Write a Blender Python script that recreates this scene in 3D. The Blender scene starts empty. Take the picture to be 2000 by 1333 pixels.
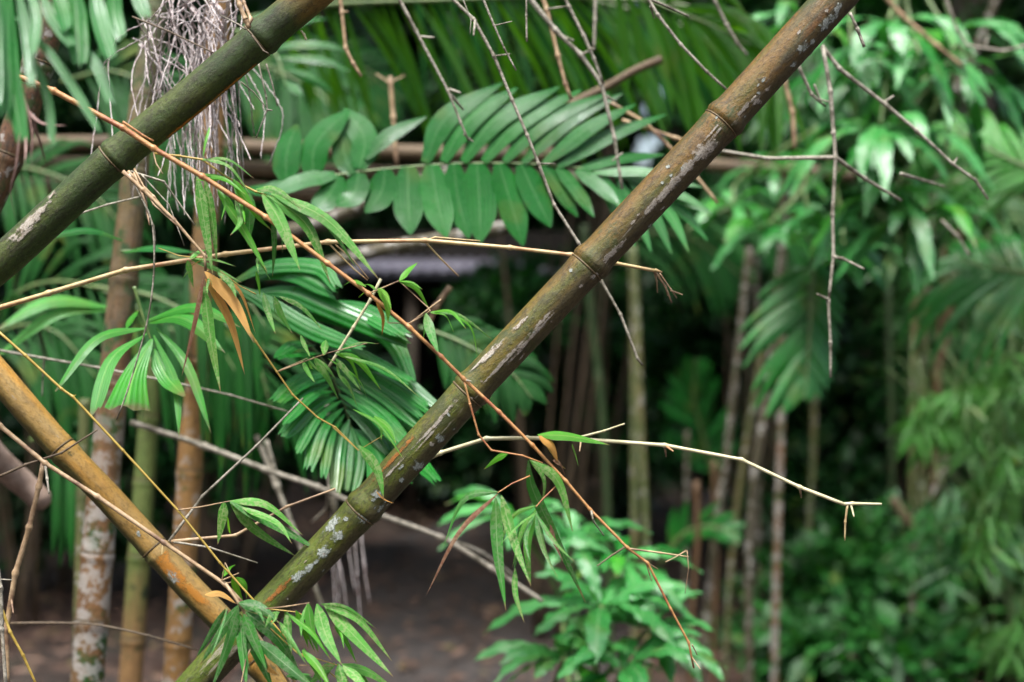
import bpy, math, random
import numpy as np
from mathutils import Vector, Matrix, Quaternion
random.seed(7); rng = np.random.default_rng(7)
R = math.radians
scene = bpy.context.scene
COL = scene.collection

# ------------------------------------------------------------------ camera, sky, sun, exposure
EYE = 1.6
LENS, SENS = 50.0, 36.0
K = SENS / LENS / 2000.0                       # metres per photo pixel, per metre of distance
cam = bpy.data.cameras.new('camera'); cam.lens = LENS; cam.sensor_width = SENS
cam.clip_start = 0.05; cam.clip_end = 1500
cam.dof.use_dof = True; cam.dof.focus_distance = 1.84; cam.dof.aperture_fstop = 2.6
cam.dof.aperture_blades = 0
camo = bpy.data.objects.new('camera', cam); COL.objects.link(camo)
camo.location = (0, 0, EYE); camo.rotation_euler = (R(90), 0, 0)
scene.camera = camo

SUN_EL, SUN_AZ = R(68), R(196)                 # high soft sun, slightly behind the camera's left
world = bpy.data.worlds.new('World'); scene.world = world; world.use_nodes = True
wn = world.node_tree; wn.nodes.clear()
wo = wn.nodes.new('ShaderNodeOutputWorld'); wb = wn.nodes.new('ShaderNodeBackground')
ws = wn.nodes.new('ShaderNodeTexSky'); ws.sky_type = 'NISHITA'; ws.sun_disc = False
ws.sun_elevation = SUN_EL; ws.sun_rotation = SUN_AZ; ws.dust_density = 6.0; ws.air_density = 1.2
wb.inputs['Strength'].default_value = 0.13
wn.links.new(ws.outputs[0], wb.inputs[0]); wn.links.new(wb.outputs[0], wo.inputs[0])
sl = bpy.data.lights.new('sun', 'SUN'); sl.energy = 2.4; sl.angle = R(14); sl.color = (0.95, 0.98, 1.0)
so = bpy.data.objects.new('sun', sl); COL.objects.link(so)
sd = Vector((math.sin(SUN_AZ) * math.cos(SUN_EL), math.cos(SUN_AZ) * math.cos(SUN_EL), math.sin(SUN_EL)))
so.rotation_euler = sd.to_track_quat('Z', 'Y').to_euler(); so.location = (0, 0, 12)
vs = scene.view_settings
vs.view_transform = 'Standard'; vs.look = 'None'; vs.gamma = 1.0; vs.exposure = 1.28
vs.use_curve_mapping = False
try:
    scene.cycles.use_denoising = True
    scene.cycles.max_bounces = 6; scene.cycles.diffuse_bounces = 3; scene.cycles.transmission_bounces = 4
    scene.cycles.sample_clamp_indirect = 4
except Exception: pass

def P(px, py, d):
    return Vector(((px - 1000) * K * d, d, EYE - (py - 666.5) * K * d))

# ------------------------------------------------------------------ materials
def S(c):                                      # sRGB 0-255 -> linear
    return tuple(0.74 * ((v / 255) / 12.92 if v / 255 <= 0.04045 else ((v / 255 + 0.055) / 1.055) ** 2.4) for v in c) + (1,)
def G(c): return (c[0] * .72, c[1] * 1.01, c[2] * .70)

class NT:
    def __init__(s, name):
        s.m = bpy.data.materials.new(name); s.m.use_nodes = True; s.t = s.m.node_tree
        s.t.nodes.clear(); s.out = s.t.nodes.new('ShaderNodeOutputMaterial')
    def n(s, typ, **kw):
        nd = s.t.nodes.new(typ)
        for k, v in kw.items():
            if k in nd.inputs.keys(): 
                if isinstance(v, bpy.types.NodeSocket): s.t.links.new(v, nd.inputs[k])
                else: nd.inputs[k].default_value = v
            else: setattr(nd, k, v)
        return nd
    def l(s, a, b): s.t.links.new(a, b)
    def mapr(s, x, a, b, c=0.0, d=1.0):
        m = s.n('ShaderNodeMapRange'); s.l(x, m.inputs[0])
        for i, v in enumerate((a, b, c, d)): m.inputs[i + 1].default_value = v
        return m.outputs[0]
    def mix(s, f, a, b):
        m = s.n('ShaderNodeMix', data_type='RGBA')
        for i, v in ((0, f), (6, a), (7, b)):
            if isinstance(v, bpy.types.NodeSocket): s.l(v, m.inputs[i])
            else: m.inputs[i].default_value = v
        return m.outputs[2]
    def math(s, op, a, b=0.0, c=0.0):
        m = s.n('ShaderNodeMath', operation=op)
        for i, v in enumerate((a, b, c)):
            if isinstance(v, bpy.types.NodeSocket): s.l(v, m.inputs[i])
            else: m.inputs[i].default_value = v
        return m.outputs[0]
    def noise(s, co, scale, detail=3, rough=0.55, mapping=None):
        if mapping:
            mp = s.n('ShaderNodeMapping'); s.l(co, mp.inputs[0]); mp.inputs['Scale'].default_value = mapping; co = mp.outputs[0]
        nz = s.n('ShaderNodeTexNoise'); s.l(co, nz.inputs['Vector'])
        nz.inputs['Scale'].default_value = scale; nz.inputs['Detail'].default_value = detail; nz.inputs['Roughness'].default_value = rough
        return nz.outputs['Fac']

def leaf_mat(name, c1, c2, rib, rough=0.35, trans=0.3, tcol=None, veins=40, speck=None, tipcol=None, spec=0.5, island=False, coat=0.0, spots=0.5):
    w = NT(name)
    if c1[1] > c1[0] * 1.05: c1, c2 = G(c1), G(c2)
    uv = w.n('ShaderNodeUVMap').outputs[0]
    sep = w.n('ShaderNodeSeparateXYZ'); w.l(uv, sep.inputs[0]); u, v = sep.outputs[0], sep.outputs[1]
    if island: rnd = w.n('ShaderNodeNewGeometry').outputs['Random Per Island']
    else: rnd = w.n('ShaderNodeObjectInfo').outputs['Random']
    geo = w.n('ShaderNodeNewGeometry')
    col = w.mix(rnd, S(c1), S(c2))
    nz = w.noise(geo.outputs['Position'], 18, 3)
    col = w.mix(w.mapr(nz, 0.35, 0.7, 0, 0.45), col, S([x * 0.72 for x in c1]))
    st = w.math('MULTIPLY_ADD', w.math('SINE', w.math('MULTIPLY', u, veins * 3.14)), 0.5, 0.5)
    col = w.mix(w.math('MULTIPLY', st, 0.18), col, S([min(255, x * 1.25 + 8) for x in c2]))
    mid = w.mapr(w.math('ABSOLUTE', w.math('SUBTRACT', u, 0.5)), 0.0, 0.05, 1, 0)
    col = w.mix(w.math('MULTIPLY', mid, 0.75), col, S(rib))
    if speck:
        sp = w.noise(geo.outputs['Position'], 260, 2, 0.6)
        big = w.noise(geo.outputs['Position'], 30, 2)
        f = w.math('MULTIPLY', w.mapr(sp, 0.46, 0.56), w.mapr(big, 0.34, 0.56))
        col = w.mix(w.math('MULTIPLY', f, 0.75), col, S(speck))
    if tipcol:
        tp = w.math('ADD', v, w.math('MULTIPLY', w.math('SUBTRACT', nz, 0.5), 0.25))
        col = w.mix(w.mapr(tp, 0.9, 0.97), col, S(tipcol))
    if spots:
        br = w.mapr(w.noise(geo.outputs['Position'], 70, 4, 0.7), 0.66, 0.72, 0, spots)
        col = w.mix(br, col, S((104, 84, 42)))
        yl = w.mapr(w.noise(geo.outputs['Position'], 9, 2, 0.5), 0.58, 0.78, 0, .5)
        col = w.mix(yl, col, S((132, 140, 52)))
    p = w.n('ShaderNodeBsdfPrincipled'); w.l(col, p.inputs['Base Color'])
    rr = w.mapr(w.noise(geo.outputs['Position'], 45, 3), 0.3, 0.7, rough - 0.08, rough + 0.15); w.l(rr, p.inputs['Roughness'])
    p.inputs['Specular IOR Level'].default_value = spec
    p.inputs['Coat Weight'].default_value = coat; p.inputs['Coat Roughness'].default_value = 0.3
    bp = w.n('ShaderNodeBump'); bp.inputs['Strength'].default_value = 0.35; bp.inputs['Distance'].default_value = 0.002
    w.l(w.math('ADD', st, nz), bp.inputs['Height']); w.l(bp.outputs[0], p.inputs['Normal'])
    tr = w.n('ShaderNodeBsdfTranslucent')
    if tcol: w.l(w.mix(0.65, col, S(tcol)), tr.inputs[0])
    else: w.l(col, tr.inputs[0])
    mx = w.n('ShaderNodeMixShader'); mx.inputs[0].default_value = trans
    w.l(p.outputs[0], mx.inputs[1]); w.l(tr.outputs[0], mx.inputs[2]); w.l(mx.outputs[0], w.out.inputs[0])
    return w.m

def culm_mat(name, cols, flank=None, moss=0.0, mosscol=(52, 66, 34), lich=0.0, dark=0.4, rough=0.45, streak=22, flank_side=1, scrape=0.0, zcol=None, lz=None, fibcol=(160, 136, 92)):
    """cols: list of sRGB colours met along stretched noise; the culm's own axis is local Z"""
    w = NT(name)
    co = w.n('ShaderNodeTexCoord').outputs['Object']
    sep = w.n('ShaderNodeSeparateXYZ'); w.l(co, sep.inputs[0])
    n1 = w.noise(co, streak, 4, 0.6, (1, 1, 0.11))
    n0 = w.noise(co, 5.5, 2, 0.5)
    f = w.math('ADD', w.math('MULTIPLY', n1, 0.62), w.math('MULTIPLY', n0, 0.38))
    cr = w.n('ShaderNodeValToRGB'); w.l(w.mapr(f, 0.36, 0.64), cr.inputs[0])
    e = cr.color_ramp.elements; e[0].color = S(cols[0]); e[0].position = 0.0; e[1].color = S(cols[-1]); e[1].position = 1.0
    for i, c in enumerate(cols[1:-1]):
        ne = e.new((i + 1) / (len(cols) - 1)); ne.color = S(c)
    col = cr.outputs[0]
    if zcol:
        zc, za, zb = zcol
        zz = w.math('ADD', sep.outputs[2], w.math('MULTIPLY', w.math('SUBTRACT', w.noise(co, 7, 3, .6, (1, 1, .4)), 0.5), 0.9))
        col = w.mix(w.mapr(zz, za, zb, 1, 0), col, w.mix(n1, S(zc), S([x * 1.5 for x in zc])))
    fib = w.noise(co, 520, 2, 0.5, (1, 1, 0.03))
    fine = w.noise(co, 240, 5, 0.8, (1, 1, 0.6))
    col = w.mix(w.mapr(fib, 0.42, 0.62, 0, .35), col, w.mix(0.55, col, S(fibcol)))
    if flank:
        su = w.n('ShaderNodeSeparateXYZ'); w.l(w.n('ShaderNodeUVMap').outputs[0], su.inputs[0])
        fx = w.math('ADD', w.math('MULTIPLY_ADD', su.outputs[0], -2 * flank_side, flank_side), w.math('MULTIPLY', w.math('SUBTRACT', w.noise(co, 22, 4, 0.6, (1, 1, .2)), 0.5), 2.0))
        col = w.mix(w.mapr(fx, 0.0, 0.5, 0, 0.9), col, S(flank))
    mid = w.noise(co, 55, 4, 0.65, (1, 1, 0.5))
    col = w.mix(w.math('MULTIPLY', w.mapr(mid, 0.5, 0.68), dark), col, S((46, 34, 20)))
    col = w.mix(w.math('MULTIPLY', w.mapr(fine, 0.5, 0.6), dark * 0.95), col, S((34, 28, 18)))
    col = w.mix(w.mapr(w.noise(co, 330, 4, .8), 0.60, 0.66, 0, .35), col, S((150, 146, 120)))
    if moss:
        ms = w.math('ADD', w.noise(co, 16, 4, 0.6), w.math('MULTIPLY', fine, 0.35))
        col = w.mix(w.mapr(ms, 0.80 - moss * 0.3, 0.88 - moss * 0.3), col, S(mosscol))
    hs = 0
    if scrape:
        sc_ = w.noise(co, 38, 5, 0.75, (1, 1, 0.10))
        sf = w.math('MULTIPLY', w.mapr(sc_, 0.66 - scrape * 0.1, 0.69 - scrape * 0.1), w.mapr(fine, 0.38, 0.5))
        col = w.mix(w.math('MULTIPLY', sf, 0.7), col, S((178, 168, 150)))
    if lich:
        lf = w.math('MULTIPLY', w.mapr(w.noise(co, 34, 5, 0.7), 0.60 - lich * 0.12, 0.63 - lich * 0.12), w.mapr(fine, 0.35, 0.55, 0.4, 1))
        if lz: lf = w.math('MULTIPLY', lf, w.mapr(sep.outputs[2], lz[0], lz[1], 0.08, 1))
        col = w.mix(w.math('MULTIPLY', lf, 0.85), col, S((188, 184, 176)))
    p = w.n('ShaderNodeBsdfPrincipled'); w.l(col, p.inputs['Base Color'])
    w.l(w.mapr(fine, 0.3, 0.7, rough + 0.02, rough + 0.3), p.inputs['Roughness'])
    p.inputs['Specular IOR Level'].default_value = 0.45
    bp = w.n('ShaderNodeBump'); bp.inputs['Strength'].default_value = 0.8; bp.inputs['Distance'].default_value = 0.002
    w.l(w.math('ADD', fine, w.math('MULTIPLY', mid, 1.2)), bp.inputs['Height']); w.l(bp.outputs[0], p.inputs['Normal'])
    w.l(p.outputs[0], w.out.inputs[0])
    return w.m

def plain_mat(name, c1, c2, scale=60, rough=0.6, bump=0.3, c3=None, dist=0.002, stretch=(1, 1, 1)):
    w = NT(name)
    co = w.n('ShaderNodeNewGeometry').outputs['Position']
    nz = w.noise(co, scale, 5, 0.65, stretch)
    col = w.mix(w.mapr(nz, 0.36, 0.64), S(c1), S(c2))
    if c3: col = w.mix(w.mapr(w.noise(co, scale * 0.21, 4, 0.6), 0.5, 0.62), col, S(c3))
    p = w.n('ShaderNodeBsdfPrincipled'); w.l(col, p.inputs['Base Color']); p.inputs['Roughness'].default_value = rough
    bp = w.n('ShaderNodeBump'); bp.inputs['Strength'].default_value = bump; bp.inputs['Distance'].default_value = dist
    w.l(nz, bp.inputs['Height']); w.l(bp.outputs[0], p.inputs['Normal']); w.l(p.outputs[0], w.out.inputs[0])
    return w.m

M = {}
M['bleaf'] = leaf_mat('bamboo_leaf', (104, 152, 72), (146, 188, 104), (196, 214, 150), 0.4, 0.35, (120, 190, 40), 26, speck=(176, 196, 130), tipcol=(150, 120, 80))
M['bleafy'] = leaf_mat('young_bamboo_leaf', (112, 168, 50), (138, 190, 66), (190, 206, 120), 0.4, 0.4, (150, 210, 40), 22, tipcol=(170, 140, 80))
M['bleafd'] = leaf_mat('deep_green_bamboo_leaf', (66, 124, 60), (110, 166, 92), (184, 210, 156), 0.4, 0.3, (90, 170, 50), 26, speck=(130, 160, 110), tipcol=(150, 120, 80))
M['dry'] = leaf_mat('dry_bamboo_leaf', (244, 172, 84), (250, 190, 104), (224, 170, 106), 0.55, 0.35, (230, 140, 50), 24, tipcol=(130, 100, 76), spots=.2)
M['brown'] = leaf_mat('withered_leaf', (130, 88, 66), (156, 106, 78), (170, 130, 100), 0.6, 0.2, (190, 110, 60), 22, speck=(180, 150, 120))
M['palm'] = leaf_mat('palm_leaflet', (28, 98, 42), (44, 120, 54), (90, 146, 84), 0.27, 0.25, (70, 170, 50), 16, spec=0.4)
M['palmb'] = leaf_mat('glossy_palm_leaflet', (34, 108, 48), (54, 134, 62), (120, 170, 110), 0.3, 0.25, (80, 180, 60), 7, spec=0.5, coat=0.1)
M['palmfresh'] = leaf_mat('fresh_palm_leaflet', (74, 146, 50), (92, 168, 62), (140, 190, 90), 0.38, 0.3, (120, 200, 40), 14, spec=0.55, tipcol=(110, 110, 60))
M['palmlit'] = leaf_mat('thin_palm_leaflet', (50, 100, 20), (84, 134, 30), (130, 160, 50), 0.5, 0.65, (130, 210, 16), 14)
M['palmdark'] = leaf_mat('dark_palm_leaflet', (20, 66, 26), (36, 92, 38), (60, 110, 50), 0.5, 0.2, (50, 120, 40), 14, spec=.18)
M['croton'] = leaf_mat('wavy_glossy_leaf', (60, 132, 80), (118, 178, 126), (150, 190, 130), 0.3, 0.25, (90, 190, 50), 18, spec=0.6, coat=0.4)
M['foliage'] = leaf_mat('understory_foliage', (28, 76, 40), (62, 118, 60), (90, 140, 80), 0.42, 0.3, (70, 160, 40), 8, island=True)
M['foliaged'] = leaf_mat('shade_darkened_foliage', (14, 44, 24), (34, 80, 40), (60, 100, 60), 0.45, 0.2, (50, 120, 40), 8, island=True, spec=.35)  # darker copy of the foliage, with the forest's inner shade put into its colour
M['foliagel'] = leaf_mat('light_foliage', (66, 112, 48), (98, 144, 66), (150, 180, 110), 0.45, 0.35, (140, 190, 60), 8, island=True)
M['foliagem'] = leaf_mat('mixed_foliage', (34, 80, 42), (84, 124, 70), (120, 140, 80), 0.45, 0.3, (110, 160, 50), 8, island=True)

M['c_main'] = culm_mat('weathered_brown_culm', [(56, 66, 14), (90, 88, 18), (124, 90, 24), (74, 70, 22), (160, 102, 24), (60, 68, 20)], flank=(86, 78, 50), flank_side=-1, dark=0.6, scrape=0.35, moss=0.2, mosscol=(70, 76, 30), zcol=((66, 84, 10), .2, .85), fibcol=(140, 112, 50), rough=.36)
M['c_green'] = culm_mat('dark_green_culm', [(34, 58, 12), (52, 76, 14), (80, 92, 20), (66, 68, 22)], dark=0.6, scrape=0.0, zcol=((124, 88, 38), .62, .5), fibcol=(84, 96, 44))
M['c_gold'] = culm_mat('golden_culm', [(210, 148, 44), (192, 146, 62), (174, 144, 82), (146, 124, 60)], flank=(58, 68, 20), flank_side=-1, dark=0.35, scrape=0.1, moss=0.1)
M['c_tan'] = culm_mat('tan_culm', [(176, 134, 72), (160, 118, 66), (128, 100, 58), (170, 124, 76)], dark=0.35, moss=0.15, mosscol=(44, 84, 26), lich=0.5, streak=14, lz=(.7, 1.3))
M['c_tanband'] = culm_mat('banded_culm', [(176, 134, 84), (160, 122, 76), (132, 108, 66)], dark=0.3, moss=0.1, streak=12, zcol=((78, 96, 44), .35, .6))
M['c_lich'] = culm_mat('lichen_covered_culm', [(150, 108, 66), (130, 92, 56), (100, 84, 50), (140, 104, 72)], dark=0.5, moss=0.32, mosscol=(36, 80, 22), lich=1.0, streak=12, lz=(.75, 1.0), zcol=((78, 88, 56), .1, .5))
M['c_olive'] = culm_mat('olive_culm', [(70, 92, 44), (88, 104, 52), (112, 108, 60), (98, 92, 56)], dark=0.35, moss=0.1, lich=0.3, streak=14)
M['c_moss'] = culm_mat('mossy_brown_culm', [(92, 60, 36), (112, 72, 44), (80, 68, 40), (60, 66, 34)], dark=0.85, moss=0.5, mosscol=(64, 84, 34), lich=0.2, streak=18)
M['c_bggreen'] = culm_mat('green_living_culm', [(24, 66, 28), (34, 78, 34), (48, 84, 40)], dark=0.2, streak=12)
M['c_bgbrown'] = culm_mat('old_brown_culm', [(58, 54, 38), (80, 74, 52), (66, 66, 44), (50, 48, 34)], dark=0.5, lich=0.5, moss=0.2, streak=12)
M['c_orange'] = culm_mat('orange_culm', [(110, 76, 44), (96, 70, 46), (130, 92, 54)], dark=0.4, streak=12)
M['c_pole'] = culm_mat('cut_bamboo_pole', [(140, 120, 94), (108, 88, 64), (72, 58, 42), (150, 132, 108)], dark=0.4, streak=16)
M['node'] = plain_mat('culm_node_ridge', (70, 56, 34), (124, 104, 66), 300, 0.6)
M['t_orange'] = plain_mat('orange_twig', (190, 132, 76), (214, 164, 108), 160, 0.45, 0.5, (172, 108, 72))
M['t_beige'] = plain_mat('beige_twig', (206, 178, 120), (232, 210, 158), 90, 0.45, 0.3, (196, 148, 104))
M['t_pale'] = plain_mat('pale_twig', (206, 198, 150), (232, 226, 186), 90, 0.45, 0.3)
M['t_tan'] = plain_mat('tan_twig', (176, 144, 106), (208, 180, 142), 110, 0.5, 0.4, (130, 100, 78))
M['t_yellow'] = plain_mat('yellow_twig', (170, 142, 58), (196, 168, 84), 90, 0.45, 0.3)
M['t_grey'] = plain_mat('grey_twig', (132, 126, 108), (198, 190, 172), 190, 0.6, 0.8, (104, 98, 80))
M['t_dark'] = plain_mat('dark_twig', (84, 70, 52), (118, 100, 76), 140, 0.6, 0.5)
M['t_pink'] = plain_mat('dried_flower_stalk', (190, 176, 170), (245, 236, 234), 420, 0.7, 1.0, (170, 150, 146))
M['rach'] = plain_mat('palm_rachis', (84, 116, 60), (120, 140, 80), 60, 0.45)
M['fibre'] = plain_mat('withered_fibre', (128, 96, 88), (170, 140, 128), 80, 0.7)
def crust(name, c1, c2, c3, scale, stretch, op=1.0):
    w = NT(name)
    uv = w.n('ShaderNodeUVMap').outputs[0]; sp = w.n('ShaderNodeSeparateXYZ'); w.l(uv, sp.inputs[0])
    co = w.n('ShaderNodeNewGeometry').outputs['Position']
    nz = w.noise(co, scale, 4, .75, stretch); fine = w.noise(co, 420, 3, .7)
    col = w.mix(w.mapr(fine, .38, .62), S(c1), S(c2)); col = w.mix(w.mapr(nz, .5, .62, 0, .7), col, S(c3))
    a = w.math('ADD', w.math('SUBTRACT', sp.outputs[0], 0.62), w.math('ADD', w.math('MULTIPLY', w.math('SUBTRACT', nz, .5), 1.9), w.math('MULTIPLY', w.math('SUBTRACT', fine, .5), .8)))
    p = w.n('ShaderNodeBsdfPrincipled'); w.l(col, p.inputs['Base Color']); p.inputs['Roughness'].default_value = .85
    bp = w.n('ShaderNodeBump'); bp.inputs['Strength'].default_value = .7; bp.inputs['Distance'].default_value = .001
    w.l(fine, bp.inputs['Height']); w.l(bp.outputs[0], p.inputs['Normal'])
    tr = w.n('ShaderNodeBsdfTransparent'); mx = w.n('ShaderNodeMixShader')
    w.l(w.mapr(a, -.16, .2, 1 - op, 1), mx.inputs[0]); w.l(p.outputs[0], mx.inputs[1]); w.l(tr.outputs[0], mx.inputs[2]); w.l(mx.outputs[0], w.out.inputs[0])
    return w.m
M['lichen'] = crust('pale_lichen_crust', (138, 146, 136), (198, 204, 196), (106, 114, 90), 150, (1, 1, 1), .9)
M['scar'] = crust('bleached_culm_scar', (160, 150, 134), (204, 196, 182), (112, 92, 62), 110, (1, 1, 1), .88)
M['goldstain'] = crust('orange_blush', (210, 136, 36), (216, 146, 56), (190, 130, 60), 60, (1, 1, 1), .65)
M['stain'] = crust('orange_streak', (156, 94, 34), (176, 116, 48), (110, 78, 32), 110, (1, 1, 1), .75)
M['logpale'] = plain_mat('weathered_pale_wood', (150, 128, 112), (186, 164, 150), 40, 0.6, 0.3, (128, 104, 90), stretch=(1, 1, 1))
M['bark'] = plain_mat('tree_bark', (66, 54, 42), (104, 90, 72), 18, 0.8, 0.8, (70, 78, 48), dist=0.02)
M['barkpale'] = plain_mat('lichen_tree_bark', (96, 82, 70), (150, 138, 126), 14, 0.8, 0.7, (84, 76, 56), dist=0.02)
M['metal'] = plain_mat('pale_sheet_roof', (130, 126, 142), (170, 166, 182), 3, 0.45, 0.1)
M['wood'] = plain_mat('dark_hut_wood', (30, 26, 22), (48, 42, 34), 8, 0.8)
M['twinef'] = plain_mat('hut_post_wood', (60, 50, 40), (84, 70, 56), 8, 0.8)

def ground_material():
    w = NT('soil_and_litter')
    co = w.n('ShaderNodeNewGeometry').outputs['Position']
    a = w.noise(co, 0.8, 4, 0.6); b = w.noise(co, 9, 5, 0.7); c = w.noise(co, 45, 4, 0.7)
    col = w.mix(w.mapr(b, 0.35, 0.65), S((38, 32, 28)), S((70, 60, 52)))
    col = w.mix(w.mapr(a, 0.42, 0.6), col, S((78, 54, 42)))
    col = w.mix(w.mapr(c, 0.58, 0.68), col, S((120, 106, 92)))
    col = w.mix(w.mapr(w.noise(co, 1.7, 3, 0.6), 0.6, 0.72), col, S((52, 62, 34)))
    p = w.n('ShaderNodeBsdfPrincipled'); w.l(col, p.inputs['Base Color']); p.inputs['Roughness'].default_value = 0.85
    bp = w.n('ShaderNodeBump'); bp.inputs['Strength'].default_value = 0.8; bp.inputs['Distance'].default_value = 0.03
    w.l(w.math('ADD', b, c), bp.inputs['Height']); w.l(bp.outputs[0], p.inputs['Normal']); w.l(p.outputs[0], w.out.inputs[0])
    return w.m
M['soil'] = ground_material()
M['path'] = plain_mat('trodden_path', (42, 38, 36), (74, 66, 62), 14, 0.85, 1.0, (60, 48, 40), dist=0.02)
M['litter'] = leaf_mat('leaf_litter', (74, 50, 40), (128, 100, 84), (150, 120, 90), 0.6, 0.1, None, 6, island=True)
M['hillm'] = plain_mat('forest_floor_slope', (36, 42, 26), (58, 52, 36), 2, 0.9, 0.5, (30, 50, 28), dist=0.05)

# ------------------------------------------------------------------ object helpers
def tag(o, label=None, cat=None, group=None, kind=None):
    if label: o['label'] = label
    if cat: o['category'] = cat
    if group: o['group'] = group
    if kind: o['kind'] = kind
    return o

def thing(name, label, cat, loc, rot=None, group=None):
    o = bpy.data.objects.new(name, None); COL.objects.link(o)
    o.empty_display_size = 0.05
    mw = Matrix.Translation(loc)
    if rot is not None: mw = mw @ rot.to_4x4()
    o.matrix_world = mw
    INV[o.name] = mw.inverted()
    return tag(o, label, cat, group)
INV = {}

class MB:
    def __init__(s): s.v = []; s.f = []; s.uv = []
    def add(s, verts, faces, uvs):
        b = len(s.v); s.v += verts; s.uv += uvs
        s.f += [tuple(b + i for i in f) for f in faces]
    def build(s, name, mat, parent=None, smooth=True):
        return mesh_obj(name, s.v, s.f, s.uv, mat, parent, smooth)

def mesh_obj(name, v, f, uv, mat, parent=None, smooth=True):
    me = bpy.data.meshes.new(name)
    r = parent
    while r is not None and r.name not in INV: r = r.parent
    if r is not None:
        iv = INV[r.name]; v = [iv @ Vector(p) for p in v]
    me.from_pydata([tuple(p) for p in v], [], f)
    if uv:
        ul = me.uv_layers.new(name='UVMap')
        li = np.empty(len(me.loops), dtype=np.int32); me.loops.foreach_get('vertex_index', li)
        a = np.asarray(uv, dtype=np.float32)[li]
        ul.data.foreach_set('uv', a.ravel())
    if smooth: me.polygons.foreach_set('use_smooth', [True] * len(me.polygons))
    me.materials.append(M[mat]); me.update()
    o = bpy.data.objects.new(name, me); COL.objects.link(o)
    if parent is not None: o.parent = parent
    return o

def catmull(pts, n):
    """n samples per segment through pts (Vectors)"""
    if len(pts) == 2: return [pts[0].lerp(pts[1], i / n) for i in range(n + 1)]
    q = [pts[0] * 2 - pts[1]] + list(pts) + [pts[-1] * 2 - pts[-2]]
    out = []
    for i in range(1, len(q) - 2):
        a, b, c, d = q[i - 1], q[i], q[i + 1], q[i + 2]
        for k in range(n):
            t = k / n
            out.append(0.5 * ((2 * b) + (c - a) * t + (2 * a - 5 * b + 4 * c - d) * t * t + (3 * b - a - 3 * c + d) * t ** 3))
    out.append(pts[-1].copy()); return out

def arclen(p):
    L = [0.0]
    for i in range(1, len(p)): L.append(L[-1] + (p[i] - p[i - 1]).length)
    return L

def resample(p, svals):
    L = arclen(p); out = []; j = 0
    for s in svals:
        while j < len(L) - 2 and L[j + 1] < s: j += 1
        seg = L[j + 1] - L[j]
        out.append(p[j].lerp(p[j + 1], 0 if seg < 1e-9 else min(1, max(0, (s - L[j]) / seg))))
    return out

def tube(mb, pts, rad, sides=8, cap=True):
    """pts list of Vectors, rad list"""
    n = len(pts); T = []
    for i in range(n):
        t = (pts[min(n - 1, i + 1)] - pts[max(0, i - 1)]); T.append(t.normalized() if t.length > 1e-9 else Vector((0, 0, 1)))
    ref = Vector((0, -1, 0)) if abs(T[0].y) < 0.9 else Vector((0, 0, 1))
    A = T[0].cross(ref).normalized(); v = []; uv = []; f = []; s = 0
    for i in range(n):
        A = (A - T[i] * A.dot(T[i])).normalized(); B = T[i].cross(A)
        if i: s += (pts[i] - pts[i - 1]).length
        for k in range(sides):
            a = 2 * math.pi * k / sides
            v.append(pts[i] + (A * math.cos(a) + B * math.sin(a)) * rad[i]); uv.append((.5 + .5 * math.cos(a), s))
    for i in range(n - 1):
        for k in range(sides):
            k2 = (k + 1) % sides
            f.append((i * sides + k, i * sides + k2, (i + 1) * sides + k2, (i + 1) * sides + k))
    if cap:
        f.append(tuple(range(sides))[::-1]); f.append(tuple((n - 1) * sides + k for k in range(sides)))
    mb.add(v, f, uv)

def stem(name, parent, pts, r0, r1, mat, sides=7, knob=0.45, wob=0.0, straight=False, nodes=None):
    """a twig through 3-D points with a knob at every inner point"""
    if straight:
        p = []
        for i in range(len(pts) - 1):
            p += [pts[i].lerp(pts[i + 1], k / 5) for k in range(5)]
        p.append(pts[-1])
    else: p = catmull(pts, 6)
    L = arclen(p); tot = L[-1]
    ctl = []
    for c in pts[1:-1]:
        j = min(range(len(p)), key=lambda q: (p[q] - c).length); ctl.append(L[j])
    if nodes: ctl += [tot * x for x in nodes]
    sv = set(round(tot * i / max(10, int(tot / 0.018)), 5) for i in range(max(10, int(tot / 0.018)) + 1))
    rm = (r0 + r1) / 2
    for c in ctl:
        for q in (-2.2, -1.1, -.4, 0.4, 1.1, 2.2): sv.add(round(min(tot, max(0, c + q * rm)), 5))
    sv = sorted(sv); pp = resample(p, sv)
    rr = []
    for s in sv:
        r = r0 + (r1 - r0) * s / tot
        k = sum(math.exp(-((s - c) / (1.1 * rm)) ** 2) for c in ctl)
        rr.append(r * (1 + knob * min(1.2, k) + random.uniform(-.05, .05)))
    if wob:
        for i in range(1, len(pp) - 1): pp[i] = pp[i] + Vector((random.gauss(0, wob), random.gauss(0, wob), random.gauss(0, wob)))
    mb = MB(); tube(mb, pp, rr, sides)
    return mb.build(name, mat, parent)

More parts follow.
